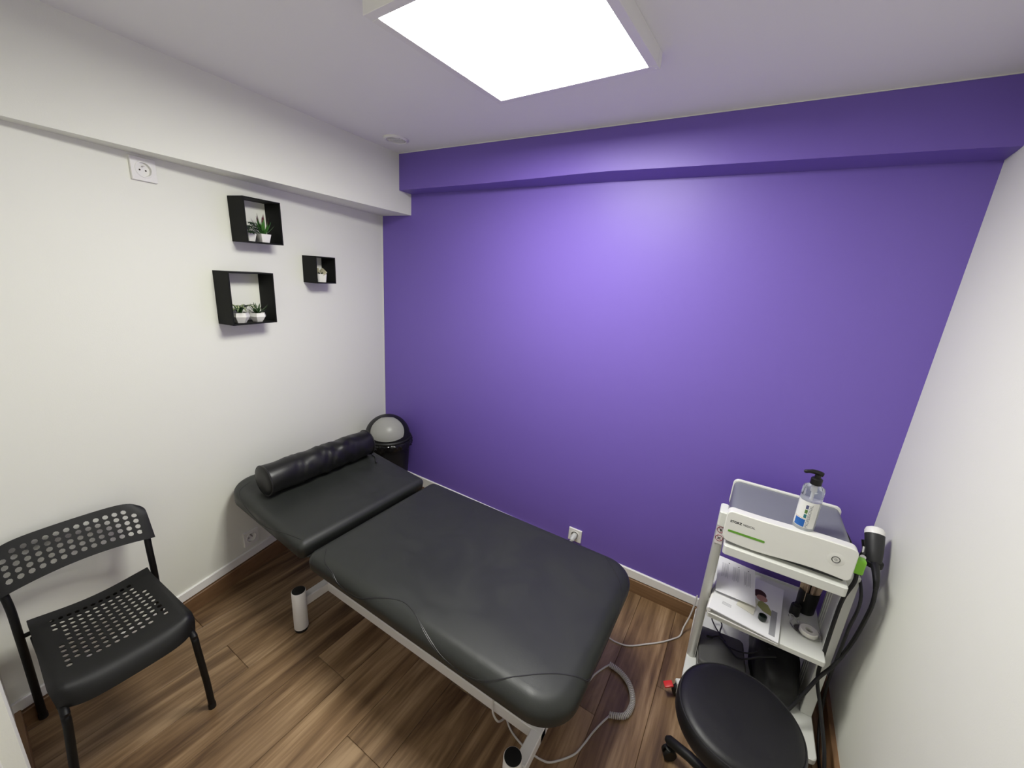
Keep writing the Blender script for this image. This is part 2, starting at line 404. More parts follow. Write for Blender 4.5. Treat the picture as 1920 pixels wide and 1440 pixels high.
# ============================================================ WALL BOXES AND POTTED PLANTS
Rw = Matrix.Rotation(th, 4, 'Z')
boxes = {}
def wall_box(key, y0, wdt, z0, z1, label, tilt=0, dep=.098):
    t = Thing('wall_shelf', label, 'shelf', wall_pt(y0, z0), th, 'square black box shelves on the white wall')
    t.e.rotation_euler = (radians(tilt), 0, th)
    k = .006; h = z1-z0
    for nm, a in (('side_panel', (0, dep, 0, k, k, h-k)), ('side_panel', (0, dep, wdt-k, wdt, k, h-k)), ('bottom_panel', (0, dep, 0, wdt, 0, k)), ('top_panel', (0, dep, 0, wdt, h-k, h))):
        bm = NB(); box(bm, *a, .0006, 1); t.part(nm, bm, M_boxm, local=True, smooth=0)
    boxes[key] = (y0, z0, k, t)
def in_box(key, u, v):
    y0, z0, k, t = boxes[key]
    return Vector(wall_pt(y0, z0)) + Rw @ Vector((u, v, k))
wall_box('a', -1.031, .184, 1.719, 1.911, 'medium black box shelf holding two potted plants, uppermost of the three', .9)
wall_box('b', -1.134, .218, 1.353, 1.588, 'largest black box shelf with two low plants, lowest of the three')
wall_box('c', -.664, .137, 1.543, 1.686, 'smallest black box shelf holding one lopsided plant, nearest the purple wall')
def pot(kind, w=.026, h=.034):
    bm = NB()
    if kind == 'hex': w *= 1.0
    if kind == 'square':
        lo = rrect(-w*.72, w*.72, -w*.72, w*.72, [.004]*4, 3); hi = rrect(-w, w, -w, w, [.004]*4, 3)
    elif kind == 'hex':
        lo = [(w*.62*cos(a*pi/3), w*.62*sin(a*pi/3)) for a in range(6)]; hi = [(w*.98*cos(a*pi/3), w*.98*sin(a*pi/3)) for a in range(6)]
    else:
        lo = [(w*.78*(1+.10*cos(4*a*pi/16))*cos(a*pi/16), w*.78*(1+.10*cos(4*a*pi/16))*sin(a*pi/16)) for a in range(32)]
        hi = [(x*1.22, y*1.22) for x, y in lo]
    N = len(lo)
    if kind == 'hex':                      # faceted: widest a little below the rim
        lev = [(lo, 0, 1), (hi, h*.6, 1.12), (hi, h, .98), (hi, h, .88), (hi, h-.005, .86)]
    else: lev = [(lo, 0, 1), (hi, h, 1), (hi, h, .9), (hi, h-.005, .88)]
    rs = [[bm.verts.new((x*s, y*s, z)) for x, y in p] for p, z, s in lev]
    for a, b in zip(rs, rs[1:]):
        for k in range(N): bm.faces.new((a[k], a[(k+1) % N], b[(k+1) % N], b[k]))
    bm.faces.new(rs[0][::-1]); bm.faces.new(rs[-1]).material_index = 1
    return bm
def leaf(bm, p, az, el, L, wd, curl=0, flat=.25, mi=0, n=6, thick=.15):
    """tapering blade with a keel"""
    pts = []; pos = Vector(p); e = el
    for k in range(n+1):
        pts.append(pos.copy()); d = Vector((cos(az)*cos(e), sin(az)*cos(e), sin(e))); pos = pos+d*(L/n); e -= curl/n
    side = Vector((-sin(az), cos(az), 0)); rings = []
    for k, q in enumerate(pts):
        t = k/n; ww = wd*(math.sin(min(1, .35+t*1.1)*pi*.5)*(1-t**2.2)+.02)
        d = (pts[min(k+1, n)]-pts[max(k-1, 0)]).normalized(); nn = side.cross(d).normalized()
        rings.append([bm.verts.new(q+side*ww), bm.verts.new(q-nn*ww*thick*2), bm.verts.new(q-side*ww), bm.verts.new(q+nn*ww*thick)])
    for i, (a, b) in enumerate(zip(rings, rings[1:])):
        for k in range(4):
            f = bm.faces.new((a[k], a[(k+1) % 4], b[(k+1) % 4], b[k])); f.material_index = mi
    bm.faces.new(rings[0]); bm.faces.new(rings[-1])
M_soil = mat('potting soil', (.03, .022, .015), .9)
M_g1 = mat('bright green leaf', (.05, .17, .025), .45, var=.3, vscale=60)
M_g2 = mat('dark green leaf', (.012, .035, .012), .45, var=.3, vscale=60)
M_g3 = mat('mid green leaf', (.03, .075, .022), .45, var=.3, vscale=60)
M_red = mat('reddish leaf tip', (.09, .012, .02), .45)
M_pale = mat('pale leaf stripe', (.42, .45, .25), .5)
M_buff = mat('buff leaf', (.50, .47, .33), .6, var=.25, vscale=120)
def plant(loc, rot, label, kind, w, h):
    t = Thing('potted_plant', label, 'plant', loc, rot, 'small potted plants in the black wall boxes')
    t.part('pot', pot(kind, w, h), [M_pot, M_soil], local=True, smooth=20); return t
rnd = random.Random(7)
# aloe with red tips (box a, right)
t = plant(in_box('a', .068, .103), .1, 'white potted aloe with tall bright green pointed leaves tipped in red', 'square', .0245, .039)
for k in range(16):
    az = k*2.4; el = radians(80-k*3.6); L = .090+.016*rnd.random()-k*.0022
    bm = NB(); p = (cos(az)*.005, sin(az)*.005, .034)
    leaf(bm, p, az, el, L, .0062, curl=-.25, n=7)
    if k < 8:
        for f in bm.faces:
            if f.calc_center_median().z > .034+L*.66: f.material_index = 1
    t.part('leaf', bm, [M_g1, M_red], local=True)
# monstera like plant with tipped pot (box a, left)
t = plant(in_box('a', .050, .046), .3, 'dark split-leaf plant in a white pot, left of the aloe', 'square', .0225, .037)
for k, (az, el, L) in enumerate(((5.6, 1.15, .070), (6.1, 1.25, .095), (.4, 1.15, .080), (.9, .95, .066), (5.1, 1.40, .052), (5.9, .55, .050))):
    bm = NB(); tube(bm, [(0, 0, .03), (cos(az)*cos(el)*L*.6, sin(az)*cos(el)*L*.6, .03+sin(el)*L*.6)], .0011, 6)
    st = t.part('stem', bm, M_g3, local=True)
    bm = NB(); c = Vector((cos(az)*cos(el)*L*.6, sin(az)*cos(el)*L*.6, .03+sin(el)*L*.6)); d = Vector((cos(az), sin(az), -.45)).normalized(); sd = Vector((-sin(az), cos(az), 0))
    for q in range(-3, 4):                # finger lobes of the split leaf
        a = q*.42; dd = (d*cos(a)+sd*sin(a)).normalized(); L2 = .036-abs(q)*.003
        o2 = dd.cross(Vector((0, 0, 1))).normalized()
        for s0, s1, w0, w1 in ((0, .4, .003, .0042), (.4, .8, .0042, .003), (.8, 1, .003, .0004)):
            a0, a1 = c+dd*L2*s0, c+dd*L2*s1
            up_ = Vector((0, 0, .0006))
            vs = [a0+o2*w0, a0-o2*w0, a1-o2*w1, a1+o2*w1]; lo = [bm.verts.new(x-up_) for x in vs]; hi = [bm.verts.new(x+up_) for x in vs]
            bm.faces.new(lo[::-1]); bm.faces.new(hi)
            for j in range(4): bm.faces.new((lo[j], lo[(j+1) % 4], hi[(j+1) % 4], hi[j]))
    t.part('leaf', bm, M_g2, local=True)
# striped arching plant (box b, left)
t = plant(in_box('b', .058, .062), .2, 'white faceted pot with arching green leaves striped in cream', 'hex', .036, .047)
for k in range(13):
    az = k*2*pi/13+.2; L = .092+.010*rnd.random(); bm = NB()
    if k in (0, 1): L = .118
    if sin(az+.2) < -.25: L = .058
    leaf(bm, (cos(az)*.007, sin(az)*.007, .043), az, radians(76), L, .0085, curl=2.6, n=9)
    lf = t.part('leaf', bm, M_g3, local=True)
    bm = NB(); leaf(bm, (cos(az)*.007, sin(az)*.007, .0450), az, radians(76), L*.99, .0030, curl=2.6, n=9); t.part('leaf_stripe', bm, M_pale, lf, local=True)
# small agave (box b, right)
t = plant(in_box('b', .060, .146), .5, 'white faceted pot with a spiky dark green agave', 'hex', .035, .042)
for k in range(15):
    az = k*2.4; el = radians(78-k*4.2); bm = NB(); leaf(bm, (cos(az)*.005, sin(az)*.005, .038), az, el, .044+.010*(k % 3)*.6+k*.001, .0056, curl=-.1, n=5); t.part('leaf', bm, M_g3, local=True)
# lopsided buff succulent (box c)
t = plant(in_box('c', .060, .068), .3, 'white lobed pot holding a broken buff coloured succulent', 'lobed', .031, .044)
bm = NB(); box(bm, -.024, .022, -.004, .004, 0, .028, .003, 2, M=Matrix.Translation((.006, -.006, .045)) @ Matrix.Rotation(radians(-28), 4, 'X') @ Matrix.Rotation(radians(34), 4, 'Y')); 
t.part('fleshy_leaf', bm, M_buff, local=True)
bm = NB(); box(bm, -.015, .015, -.003, .003, 0, .027, .003, 2, M=Matrix.Translation((-.008, -.018, .047)) @ Matrix.Rotation(radians(-10), 4, 'X') @ Matrix.Rotation(radians(-24), 4, 'Y'))
t.part('fleshy_leaf', bm, M_buff, local=True)
for k in range(9):
    az = k*.7; bm = NB(); leaf(bm, (cos(az)*.010, sin(az)*.010, .041), az, radians(35), .024, .006, n=4); t.part('leaf', bm, M_g2, local=True)

# ============================================================ TREATMENT COUCH
tc = Thing('treatment_couch', 'black upholstered treatment couch on a low white steel frame along the purple wall', 'treatment table', (1.33, -.84, 0))
bm = NB(); cushion(bm, .898, 2.068, -1.212, -.442, .418, .505, [.045, .125, .125, .045], rt_=.052, rd=.045, n=12)
main = tc.part('main_cushion', bm, M_leather, smooth=60)
TILT = radians(6.2); piv = Vector((.86, 0, .46))
MT = Matrix.Translation(piv) @ Matrix.Rotation(TILT, 4, 'Y') @ Matrix.Translation(-piv)
bm = NB(); cushion(bm, .214, .862, -1.206, -.468, .425, .510, [.13, .03, .03, .13], rt_=.04, rd=.03, n=12)
bmesh.ops.transform(bm, matrix=MT, verts=bm.verts)
head = tc.part('head_cushion', bm, M_leather, smooth=60)
# piping
def pipe(P, r, par, off=True):
    bm = NB(); tube(bm, P, r, 6); return tc.part('seam', bm, M_piping, par)
SEAM_MAIN = [(.955, -1.150, .5035), (1.0116, -1.1922, 0.4943), (1.0734, -1.2033, 0.4841), (1.1222, -1.2117, 0.4624), (1.1897, -1.2117, 0.4561), (1.2488, -1.2111, 0.4678), (1.3167, -1.1917, 0.4946), (1.3854, -1.1662, 0.5043), (1.4243, -1.1586, 0.5049), (1.4674, -1.1659, 0.5043), (1.5259, -1.1854, 0.4984), (1.5907, -1.2043, 0.4826), (1.6467, -1.2117, 0.4628), (1.7025, -1.2116, 0.455), (1.7597, -1.212, 0.4598), (1.8029, -1.2082, 0.4761), (1.8444, -1.1935, 0.4934), (1.8939, -1.1572, 0.505), (1.9377, -1.1212, 0.5072), (1.9889, -1.0835, 0.5066), (2.0273, -1.0615, 0.5033), (2.0515, -1.0434, 0.4921), (2.066, -1.02, .470), (2.068, -.95, .445), (2.068, -.84, .440), (2.068, -.74, .452), (2.060, -.665, .485), (2.0421, -0.6116, 0.4981), (2.0175, -0.5695, 0.5043), (1.9774, -0.5257, 0.5045), (1.93, -.475, .492)]
SEAM_HEAD = [(.300, -1.120, .577), (0.3207, -1.1664, 0.5684), (.345, -1.19, .556), (0.3931, -1.2044, 0.5387), (.47, -1.206, .505), (0.5541, -1.2045, 0.4838), (.63, -1.205, .492), (0.6988, -1.2027, 0.5095), (0.7942, -1.1858, 0.5133), (0.8262, -1.1802, 0.5119)]
from mathutils.bvhtree import BVHTree
def snap(par, P, r, off=(0, 0, 0)):
    """lay a seam on the cushion surface"""
    bpy.context.view_layer.update(); t = BVHTree.FromObject(par, bpy.context.evaluated_depsgraph_get()); out = []
    for p in smooth_pts(P, 5):
        q, n_, i_, d_ = t.find_nearest(p+Vector(off)-tc.loc); out.append(q+n_*(.0-r*.25)+tc.loc)
    bm = NB(); tube(bm, out, r, 6); return tc.part('seam', bm, M_piping, par)
snap(main, SEAM_MAIN, .0021); snap(main, SEAM_MAIN, .0014, (0, 0, -.006)); snap(head, SEAM_HEAD, .002)
pipe([MT @ Vector((.8645, y, .440)) for y in (-1.18, -1.0, -.7, -.5)], .003, head)
# decks under the cushions
bm = NB(); box(bm, .96, 2.0, -1.13, -.55, .402, .418, .003, 1); tc.part('deck', bm, M_blackm)
bm = NB(); t_ = NB(); box(t_, .28, .84, -1.12, -.56, .408, .424, .003, 1); join(bm, t_, MT); tc.part('deck', bm, M_blackm)
bm = NB(); box(bm, .80, .97, -1.15, -.50, .398, .4175, .003, 1); tc.part('hinge_plate', bm, M_blackm)
for y in (-1.0, -.68):
    bm = NB(); box(bm, .80, 1.96, y-.018, y+.018, .355, .402, .003, 1); tc.part('upper_rail', bm, M_metalw)
for y in (-1.02, -.66):
    bm = NB(); box(bm, .735, 1.945, y-.02, y+.02, .11, .158, .003, 1); tc.part('lower_rail', bm, M_metalw)
for x in (.755, 1.925):
    bm = NB(); box(bm, x-.02, x+.02, -1.15, -.53, .1105, .1575, .003, 1); tc.part('cross_rail', bm, M_metalw)
    for y in (-1.178, -.502):
        xx = .768 if x < 1 else 1.912
        bm = NB(); lathe(bm, [(.028, .014), (.030, .016), (.030, .212), (.029, .214), (0, .214)], 32, (xx, y, 0)); lg = tc.part('leg', bm, M_metalw)
        bm = NB(); lathe(bm, [(0, .2135), (.0275, .2135), (.0275, .2155), (.024, .2165), (0, .2165)], 32, (xx, y, 0)); tc.part('end_cap', bm, M_black, lg)
        bm = NB(); lathe(bm, [(0, 0), (.027, 0), (.0285, .003), (.0285, .014), (0, .014)], 32, (xx, y, 0)); tc.part('rubber_foot', bm, M_black, lg)
# lifting linkage and motor between the rails
for x in (1.02, 1.62):
    bm = NB(); tube(bm, [(x, -.94, .14), (x+.20, -.94, .37)], .016, 10); tube(bm, [(x, -.74, .14), (x+.20, -.74, .37)], .016, 10)
    tube(bm, [(x, -1.0, .14), (x, -.68, .14)], .012, 10); tube(bm, [(x+.2, -1.0, .37), (x+.2, -.68, .37)], .012, 10); tc.part('lift_arm', bm, M_metalw)
bm = NB(); tube(bm, [(1.2, -.84, .17), (1.62, -.84, .30)], .026, 14); tc.part('lift_motor', bm, M_black)
bm = NB(); tube(bm, smooth_pts([(.965, -1.10, .402), (.955, -1.13, .385), (.965, -1.155, .375), (.985, -1.155, .385), (.99, -1.12, .402)], 5), .004, 8); tc.part('release_handle', bm, M_black)

# bolster
bo = Vector((.475, -1.14, .655)); b2_ = Vector((.465, -.535, .655)); bo.z = b2_.z = .636
bo.x = .455; b2_.x = .453; bo.y = -1.133; b2_.y = -.533
ax = (b2_-bo).normalized(); L = (b2_-bo).length; Rb = .074
bs = Thing('bolster', 'black leatherette neck roll lying across the head of the couch', 'pillow', (bo.x, (bo.y+b2_.y)/2, .56))
bm = NB(); Mb = frame(bo, Vector((0, 0, 1)), ax.cross(Vector((0, 0, 1)))*1)
# build along local z = axis
zx = ax; xx_ = Vector((1, 0, 0)); yy_ = zx.cross(xx_).normalized(); xx_ = yy_.cross(zx)
Mb = Matrix((xx_, yy_, zx)).transposed().to_4x4(); Mb.translation = bo
nr = 48; nz = 60; prof = [(0, -.003), (.045, -.003), (.066, 0), (.0725, .004), (.0735, .010)]
rows = []
def rw(r, z, a):
    wv = 0
    if r > .0735-1e-6:
        wv = .0022*sin(z*38+a*2.0)+.0022*sin(z*75-a*3)*math.exp(-((z-.36)/.16)**2)+.0015*sin(z*110+a*5+2*sin(z*40))*math.exp(-((z-.32)/.2)**2)
        wv += .003*math.exp(-((z-.30-.10*(a-2.2))/.010)**2)*math.exp(-((a-2.3)/.5)**2) - .0025*math.exp(-((z-.33-.10*(a-2.2))/.012)**2)*math.exp(-((a-2.3)/.5)**2)
    return r+wv
for r, z in prof: rows.append((r, z))
for k in range(nz+1): rows.append((Rb, .014+(L-.028)*k/nz))
for r, z in reversed(prof): rows.append((r, L-z))
rings = []
for r, z in rows:
    if r == 0: rings.append([bm.verts.new(Mb @ Vector((0, 0, z)))])
    else: rings.append([bm.verts.new(Mb @ Vector((rw(r, z, (2*pi*k/nr)) * cos(2*pi*k/nr), rw(r, z, (2*pi*k/nr))*sin(2*pi*k/nr), z))) for k in range(nr)])
for a, b in zip(rings, rings[1:]):
    for k in range(nr):
        q = list(dict.fromkeys([a[k % len(a)], a[(k+1) % len(a)], b[(k+1) % len(b)], b[k % len(b)]])); bm.faces.new(q)
bs.part('roll', bm, M_bolster, smooth=60)
for z in (.006, L-.006):
    bm = NB(); tube(bm, [Mb @ Vector((.0745*cos(a*pi/24), .0745*sin(a*pi/24), z)) for a in range(48)], .0028, 6, closed=True); bs.part('end_piping', bm, M_piping)
bm = NB(); e0 = b2_
tube(bm, smooth_pts([e0+Vector((.0, .004, -.05)), e0+Vector((.03, .008, -.077)), e0+Vector((.06, .006, -.0815)), e0+Vector((.09, -.015, -.0845)), e0+Vector((.118, -.035, -.0865))], 6), [.0035]*20+[.0055]*5, 8)
bs.part('cord', bm, M_piping)
bm = NB(); tube(bm, smooth_pts([e0+Vector((.0, .004, -.03)), e0+Vector((.02, .024, -.040)), e0+Vector((.045, .028, -.05))], 6), .003, 8); bs.part('cord', bm, M_piping)

# ============================================================ BIN
bc = Vector((.245, -.195, 0)); zr = .515
bn = Thing('waste_bin', 'round black dome-lidded waste bin in the corner behind the couch', 'bin', bc)
bm = NB(); lathe(bm, [(0, .002), (.118, .002), (.125, .01), (.150, .47), (.156, .475), (.156, .49), (.150, .492), (0, .492)], 48, bc)
bn.part('body', bm, M_black)
# crinkled liner folded over the rim
bm = NB(); N = 96; prof = [(.152, .492), (.160, .500), (.167, .494), (.168, .482), (.166, .468), (.165, .458)]
rg = []
for j, (r, z) in enumerate(prof):
    rg.append([])
    for k in range(N):
        a = 2*pi*k/N; wv = .0035*sin(a*17+j)+.0025*sin(a*31-j*1.7)+.002*rnd.random()
        rg[-1].append(bm.verts.new(bc+Vector(((r+wv*(j > 0))*cos(a), (r+wv*(j > 0))*sin(a), z-(.012*max(0, sin(a*3+1))+.006*sin(a*11))*(j > 3)))))
for a, b in zip(rg, rg[1:]):
    for k in range(N): bm.faces.new((a[k], a[(k+1) % N], b[(k+1) % N], b[k]))
bn.part('bin_liner', bm, mat('black plastic film', (.006, .006, .006), .18), smooth=50)
bm = NB(); DR = .152; dome = [(.158, .497), (.163, .503), (.162, .512), (.154, .518)]
zc = .515; dome += [(DR*cos(a*pi/2/14), zc+.150*sin(a*pi/2/14)) for a in range(0, 15)]
dome[-1] = (0, zc+.150)
lathe(bm, dome, 64, bc); lid = bn.part('dome_lid', bm, M_black, smooth=50)
# flap: patch of the dome with rounded corners
bm = NB(); az0 = radians(-42); nu, nv = 16, 12; g = []
for i in range(nu+1):
    g.append([])
    for j in range(nv+1):
        u, v_ = -1+2*i/nu, -1+2*j/nv
        uu = u*math.sqrt(1-.32*v_*v_); vv = v_*math.sqrt(1-.30*u*u)
        el = radians(41)+vv*radians(36); azz = az0+uu*radians(58)*(1+.12*vv)
        r = DR+.0035-.0025*max(abs(u), abs(v_))**6
        g[-1].append(bm.verts.new(bc+Vector((r*cos(el)*cos(azz), r*cos(el)*sin(azz), zc+(r-.002)*sin(el)))))
for i in range(nu):
    for j in range(nv): bm.faces.new((g[i][j], g[i+1][j], g[i+1][j+1], g[i][j+1]))
t_ = bmesh.ops.solidify(bm, geom=bm.faces[:], thickness=-.003)
bn.part('flap', bm, mat('light grey flap plastic', (.58, .58, .54), .3), lid, smooth=50)

# ============================================================ CHAIR
ch = Thing('perforated_chair', 'black steel chair with perforated plastic seat and backrest by the white wall', 'chair', (.62, -1.735, 0))
def perforated(nu, nv, holes, fn, th_, hr=.31, hv=.31):
    bm = NB(); cache = {}
    def V(u, v):
        key = (round(u*1000), round(v*1000))
        if key not in cache: cache[key] = bm.verts.new(fn(u/nu, v/nv))
        return cache[key]
    for i in range(nu):
        for j in range(nv):
            o = [V(i, j), V(i+.5, j), V(i+1, j), V(i+1, j+.5), V(i+1, j+1), V(i+.5, j+1), V(i, j+1), V(i, j+.5)]
            if (i, j) in holes:
                c = [V(i+.5+hr*cos(a)*(1), j+.5+hv*sin(a)) for a in [(-3+k)*pi/4 for k in range(8)]]
                for k in range(8): bm.faces.new((o[k], o[(k+1) % 8], c[(k+1) % 8], c[k]))
            else:
                m_ = V(i+.5, j+.5)
                for k in range(8): bm.faces.new((o[k], o[(k+1) % 8], m_))
    bmesh.ops.recalc_face_normals(bm, faces=bm.faces)
    bmesh.ops.solidify(bm, geom=bm.faces[:], thickness=th_)
    return bm
# seat: u across (y), v from rear (0) to front (1)
def seat_fn(u, v):
    a = 2*u-1; yw = a*(.152+.020*min(1, v*1.3))*(1-.05*max(0, v-.8)*5*a**6)
    x = .447+v*.415
    xx = x-.045*max(0, v-.86)/.14*abs(a)**5 + .012*(1-v)*(abs(a)**4)
    z = .428+.004*(1-v)+.016*(a*a)*(1-v)**.6*1.2-.006*(1-a*a)
    rf = max(0, (v-.80)/.20); z -= .060*rf**2.2; xx -= .018*rf**3
    e = max(0, (abs(a)-.86)/.14); z -= .020*e**2*min(1, v*1.4)
    z -= .030*(e**2)*rf
    z += .010*max(0, (.06-v)/.06)
    return (xx, -1.733+yw, z)
nu, nv = 16, 17
holes = {(i, j) for i in range(3, 13) for j in range(1, 12)} | {(2, j) for j in range(7, 12)} | {(13, j) for j in range(4, 12)} | {(2, j) for j in range(1, 4)}
holes -= {(3, 11), (12, 11)}
bm = perforated(nu, nv, holes, seat_fn, .004, .35, .32)
seat = ch.part('seat', bm, M_black, smooth=50)
# backrest
def back_fn(u, v):
    a = 2*u-1; xb = .458-.072*v
    y = a*.195*(1-.10*max(0, (v-.72)/.28)**2*abs(a)**3)
    z = .572+.150*v*(1-.0*a) - .022*max(0, v-.6)/.4*abs(a)**6
    z += .022*(1-a*a)*(1-v) - .004*a*a*v
    x = xb-.010*(1-a*a)
    e = max(0, (abs(a)-.90)/.10); x -= .004*e**2
    return (x, -1.735+y, z)
holes = {(i, j) for i in range(1, 15) for j in range(1, 6)} - {(1, 5), (14, 5)}
bm = perforated(16, 7, holes, back_fn, .004, .33, .37)
bk = ch.part('backrest', bm, M_black, smooth=50)
rb_ = .0105
for y in (-1.562, -1.908):
    oy = .009 if y > -1.7 else -.009
    bm = NB(); tube(bm, smooth_pts([(.380, y, .004), (.405, y, .13), (.445, y, .33), (.452, y, .43), (.446, y, .52), (.421, y+oy*.6, .60), (.389, y+oy, .675)], 5), rb_, 14); lg = ch.part('rear_leg', bm, M_blackm)
    bm = NB(); lathe(bm, [(0, 0), (.0125, 0), (.0125, .018), (.0106, .022)], 14, (.380, y, 0)); ch.part('foot_cap', bm, M_black, lg)
    s = 1 if y > -1.7 else -1
    bm = NB(); tube(bm, smooth_pts([(.822, y, .004), (.824, y-.004*s, .12), (.829, y-.016*s, .30), (.826, y-.018*s, .345), (.79, y-.020*s, .366), (.47, y-.028*s, .398)], 6), rb_, 14); lg = ch.part('front_leg', bm, M_blackm)
    bm = NB(); lathe(bm, [(0, 0), (.0125, 0), (.0125, .018), (.0106, .022)], 14, (.822, y, 0)); ch.part('foot_cap', bm, M_black, lg)
for x, z in ((.449, .404), (.77, .368)):
    bm = NB(); tube(bm, [(x, -1.905 if x < .5 else -1.885, z), (x, -1.565 if x < .5 else -1.585, z)], .0075, 10); ch.part('cross_bar', bm, M_blackm)

# ============================================================ MEDICAL CART
M_cart = mat('pale grey cart enamel', (.70, .71, .67), .35)
M_alu = mat('satin aluminium', (.62, .62, .58), .42, .35)
M_grey = mat('grey enamel', (.20, .21, .235), .38)
M_dark = mat('dark grey vinyl', (.035, .035, .036), .5)
M_cable = mat('black cable rubber', (.008, .008, .009), .45)
M_green = mat('green plastic', (.20, .50, .03), .35)
M_redp = mat('red plastic', (.60, .03, .025), .35)
ct = Thing('equipment_cart', 'white three-tier equipment cart on castors in the corner by the right wall', 'cart', (2.55, -.28, 0))
def rprism(bm, x0, x1, y0, y1, rad, z0, z1, bev=.002, n=6):
    rs = [[bm.verts.new((x, y, z)) for x, y in rrect(x0, x1, y0, y1, rad, n, ins)] for ins, z in ((bev, z0), (0, z0+bev), (0, z1-bev), (bev, z1))]
    N = len(rs[0])
    for a, b in zip(rs, rs[1:]):
        for k in range(N): bm.faces.new((a[k], a[(k+1) % N], b[(k+1) % N], b[k]))
    bm.faces.new(rs[0][::-1]); bm.faces.new(rs[-1]); return bm
bm = NB(); rprism(bm, 2.318, 2.772, -.535, -.035, [.02]*4, .075, .100, .003); ct.part('base_plate', bm, M_cart)
bm = NB(); rprism(bm, 2.352, 2.735, -.437, -.058, [.008]*4, .398, .420, .002); ct.part('middle_shelf', bm, M_cart)
bm = NB(); box(bm, 2.356, 2.731, -.064, -.058, .4195, .432, .001, 1); ct.part('shelf_lip', bm, M_cart)
bm = NB(); rprism(bm, 2.352, 2.722, -.455, -.07, [.012]*4, .705, .742, .003); ct.part('top_shelf', bm, M_cart)
def pillar(x0, x1, y0, y1, z0, z1, inner):
    bm = NB(); n = 8; yc = y0+ (x1-x0)/2; r = (x1-x0)/2; xc = (x0+x1)/2
    poly = [(xc+r*cos(a), yc+r*sin(a)) for a in [pi+pi*k/n for k in range(n+1)]]
    # rounded front, grooved inner face
    s = 1 if inner > 0 else -1; xi = x1 if inner > 0 else x0; xo = x0 if inner > 0 else x1
    face = [(xi, y1)]
    ys = [y1-.016, y1-.026, y1-.040, y1-.050, y1-.064, y1-.074]
    for a, b in zip(ys[::2], ys[1::2]): face += [(xi, a), (xi-s*.006, a-.002), (xi-s*.006, b+.002), (xi, b)]
    if inner > 0: poly = poly+face[::-1]+[(xo, y1)]
    else: poly = poly+[(xo, y1)]+face
    prism(bm, poly, z0, z1); return bm
ct.part('pillar', pillar(2.318, 2.352, -.358, -.276, .100, .800, 1), M_alu, smooth=40)
ct.part('pillar', pillar(2.735, 2.769, -.358, -.20, .100, .700, -1), M_alu, smooth=40)
bm = NB(); rprism(bm, 2.316, 2.345, -.43, -.352, [.008]*4, .796, .858, .004); ct.part('pillar_cap', bm, M_cart)
bm = NB(); box(bm, 2.733, 2.770, -.36, -.34, .100, .74, .002, 1); ct.part('edge_strip', bm, M_cart)
# prohibition sticker on the left pillar
M_st = mat('white sticker', (.78, .72, .72), .5); M_rr = mat('dark red print', (.25, .015, .03), .5); M_bk = mat('black print', (.02, .02, .02), .5)
Ms = lambda z: Matrix.Translation((2.335, -.3585, z)) @ Matrix.Rotation(pi/2, 4, 'X')
bm = NB(); box(bm, 2.3215, 2.3485, -.3592, -.3560, .682, .799); stk = ct.part('warning_sticker', bm, M_st, smooth=0)
for z in (.782, .745, .708):
    bm = NB(); Mz = Ms(z) @ Matrix.Translation((0, 0, .0006))
    tube(bm, [Mz @ Vector((.0128*cos(a*pi/12), .0128*sin(a*pi/12), .0003)) for a in range(24)], .0011, 5, closed=True)
    tube(bm, [Mz @ Vector((-.009, .009, .0004)), Mz @ Vector((.009, -.009, .0004))], .0008, 5)
    ct.part('prohibition_ring', bm, M_rr, stk)
    bm = NB()
    if z == .745:
        tube(bm, [Mz @ Vector((0, -.006, .0003)), Mz @ Vector((0, .004, .0003))], .0017, 5); tube(bm, [Mz @ Vector((-.005, .002, .0003)), Mz @ Vector((.004, -.003, .0003))], .001, 5)
    elif z == .708:
        tube(bm, [Mz @ Vector((-.005, -.004, .0003)), Mz @ Vector((.005, .004, .0003))], .0017, 5); tube(bm, [Mz @ Vector((-.005, .004, .0003)), Mz @ Vector((.001, -.001, .0003))], .0012, 5)
    else: tube(bm, [Mz @ Vector((-.003, .005, .0003)), Mz @ Vector((.003, .002, .0003)), Mz @ Vector((-.002, -.005, .0003))], .0013, 5)
    ct.part('pictogram', bm, M_bk, stk)
# castors
def castor(x, y, rot, brake):
    Mc = Matrix.Translation((x, y, 0)) @ Matrix.Rotation(rot, 4, 'Z')
    bm = NB(); lathe(bm, [(.008, -.010), (.026, -.010), (.028, -.007), (.028, .007), (.026, .010), (.008, .010)], 24, M=Mc @ Matrix.Translation((0, 0, .028)) @ Matrix.Rotation(pi/2, 4, 'X')); wh = ct.part('castor', bm, M_black)
    bm = NB(); lathe(bm, [(0, -.0115), (.014, -.0115), (.014, .0115), (0, .0115)], 20, M=Mc @ Matrix.Translation((0, 0, .028)) @ Matrix.Rotation(pi/2, 4, 'X')); ct.part('hub', bm, mat('castor hub grey', (.35, .35, .33), .4), wh)
    bm = NB(); t_ = NB(); box(t_, -.016, .022, -.014, -.0118, .024, .068, .001, 1); box(t_, -.016, .022, .0118, .014, .024, .068, .001, 1); box(t_, -.016, .024, -.014, .014, .060, .0755, .003, 1); join(bm, t_, Mc)
    ct.part('fork', bm, M_cart if brake else M_black, wh)
    if brake:
        bm = NB(); t_ = NB(); box(t_, -.050, -.014, -.014, .014, .050, .058, .003, 2); join(bm, t_, Mc @ Matrix.Translation((0, 0, .012)) @ Matrix.Rotation(radians(-18), 4, 'Y')); ct.part('brake_lever', bm, M_redp, wh)
castor(2.318, -.478, .5, True); castor(2.735, -.488, 0, True); castor(2.345, -.075, .8, False); castor(2.74, -.08, .3, False)
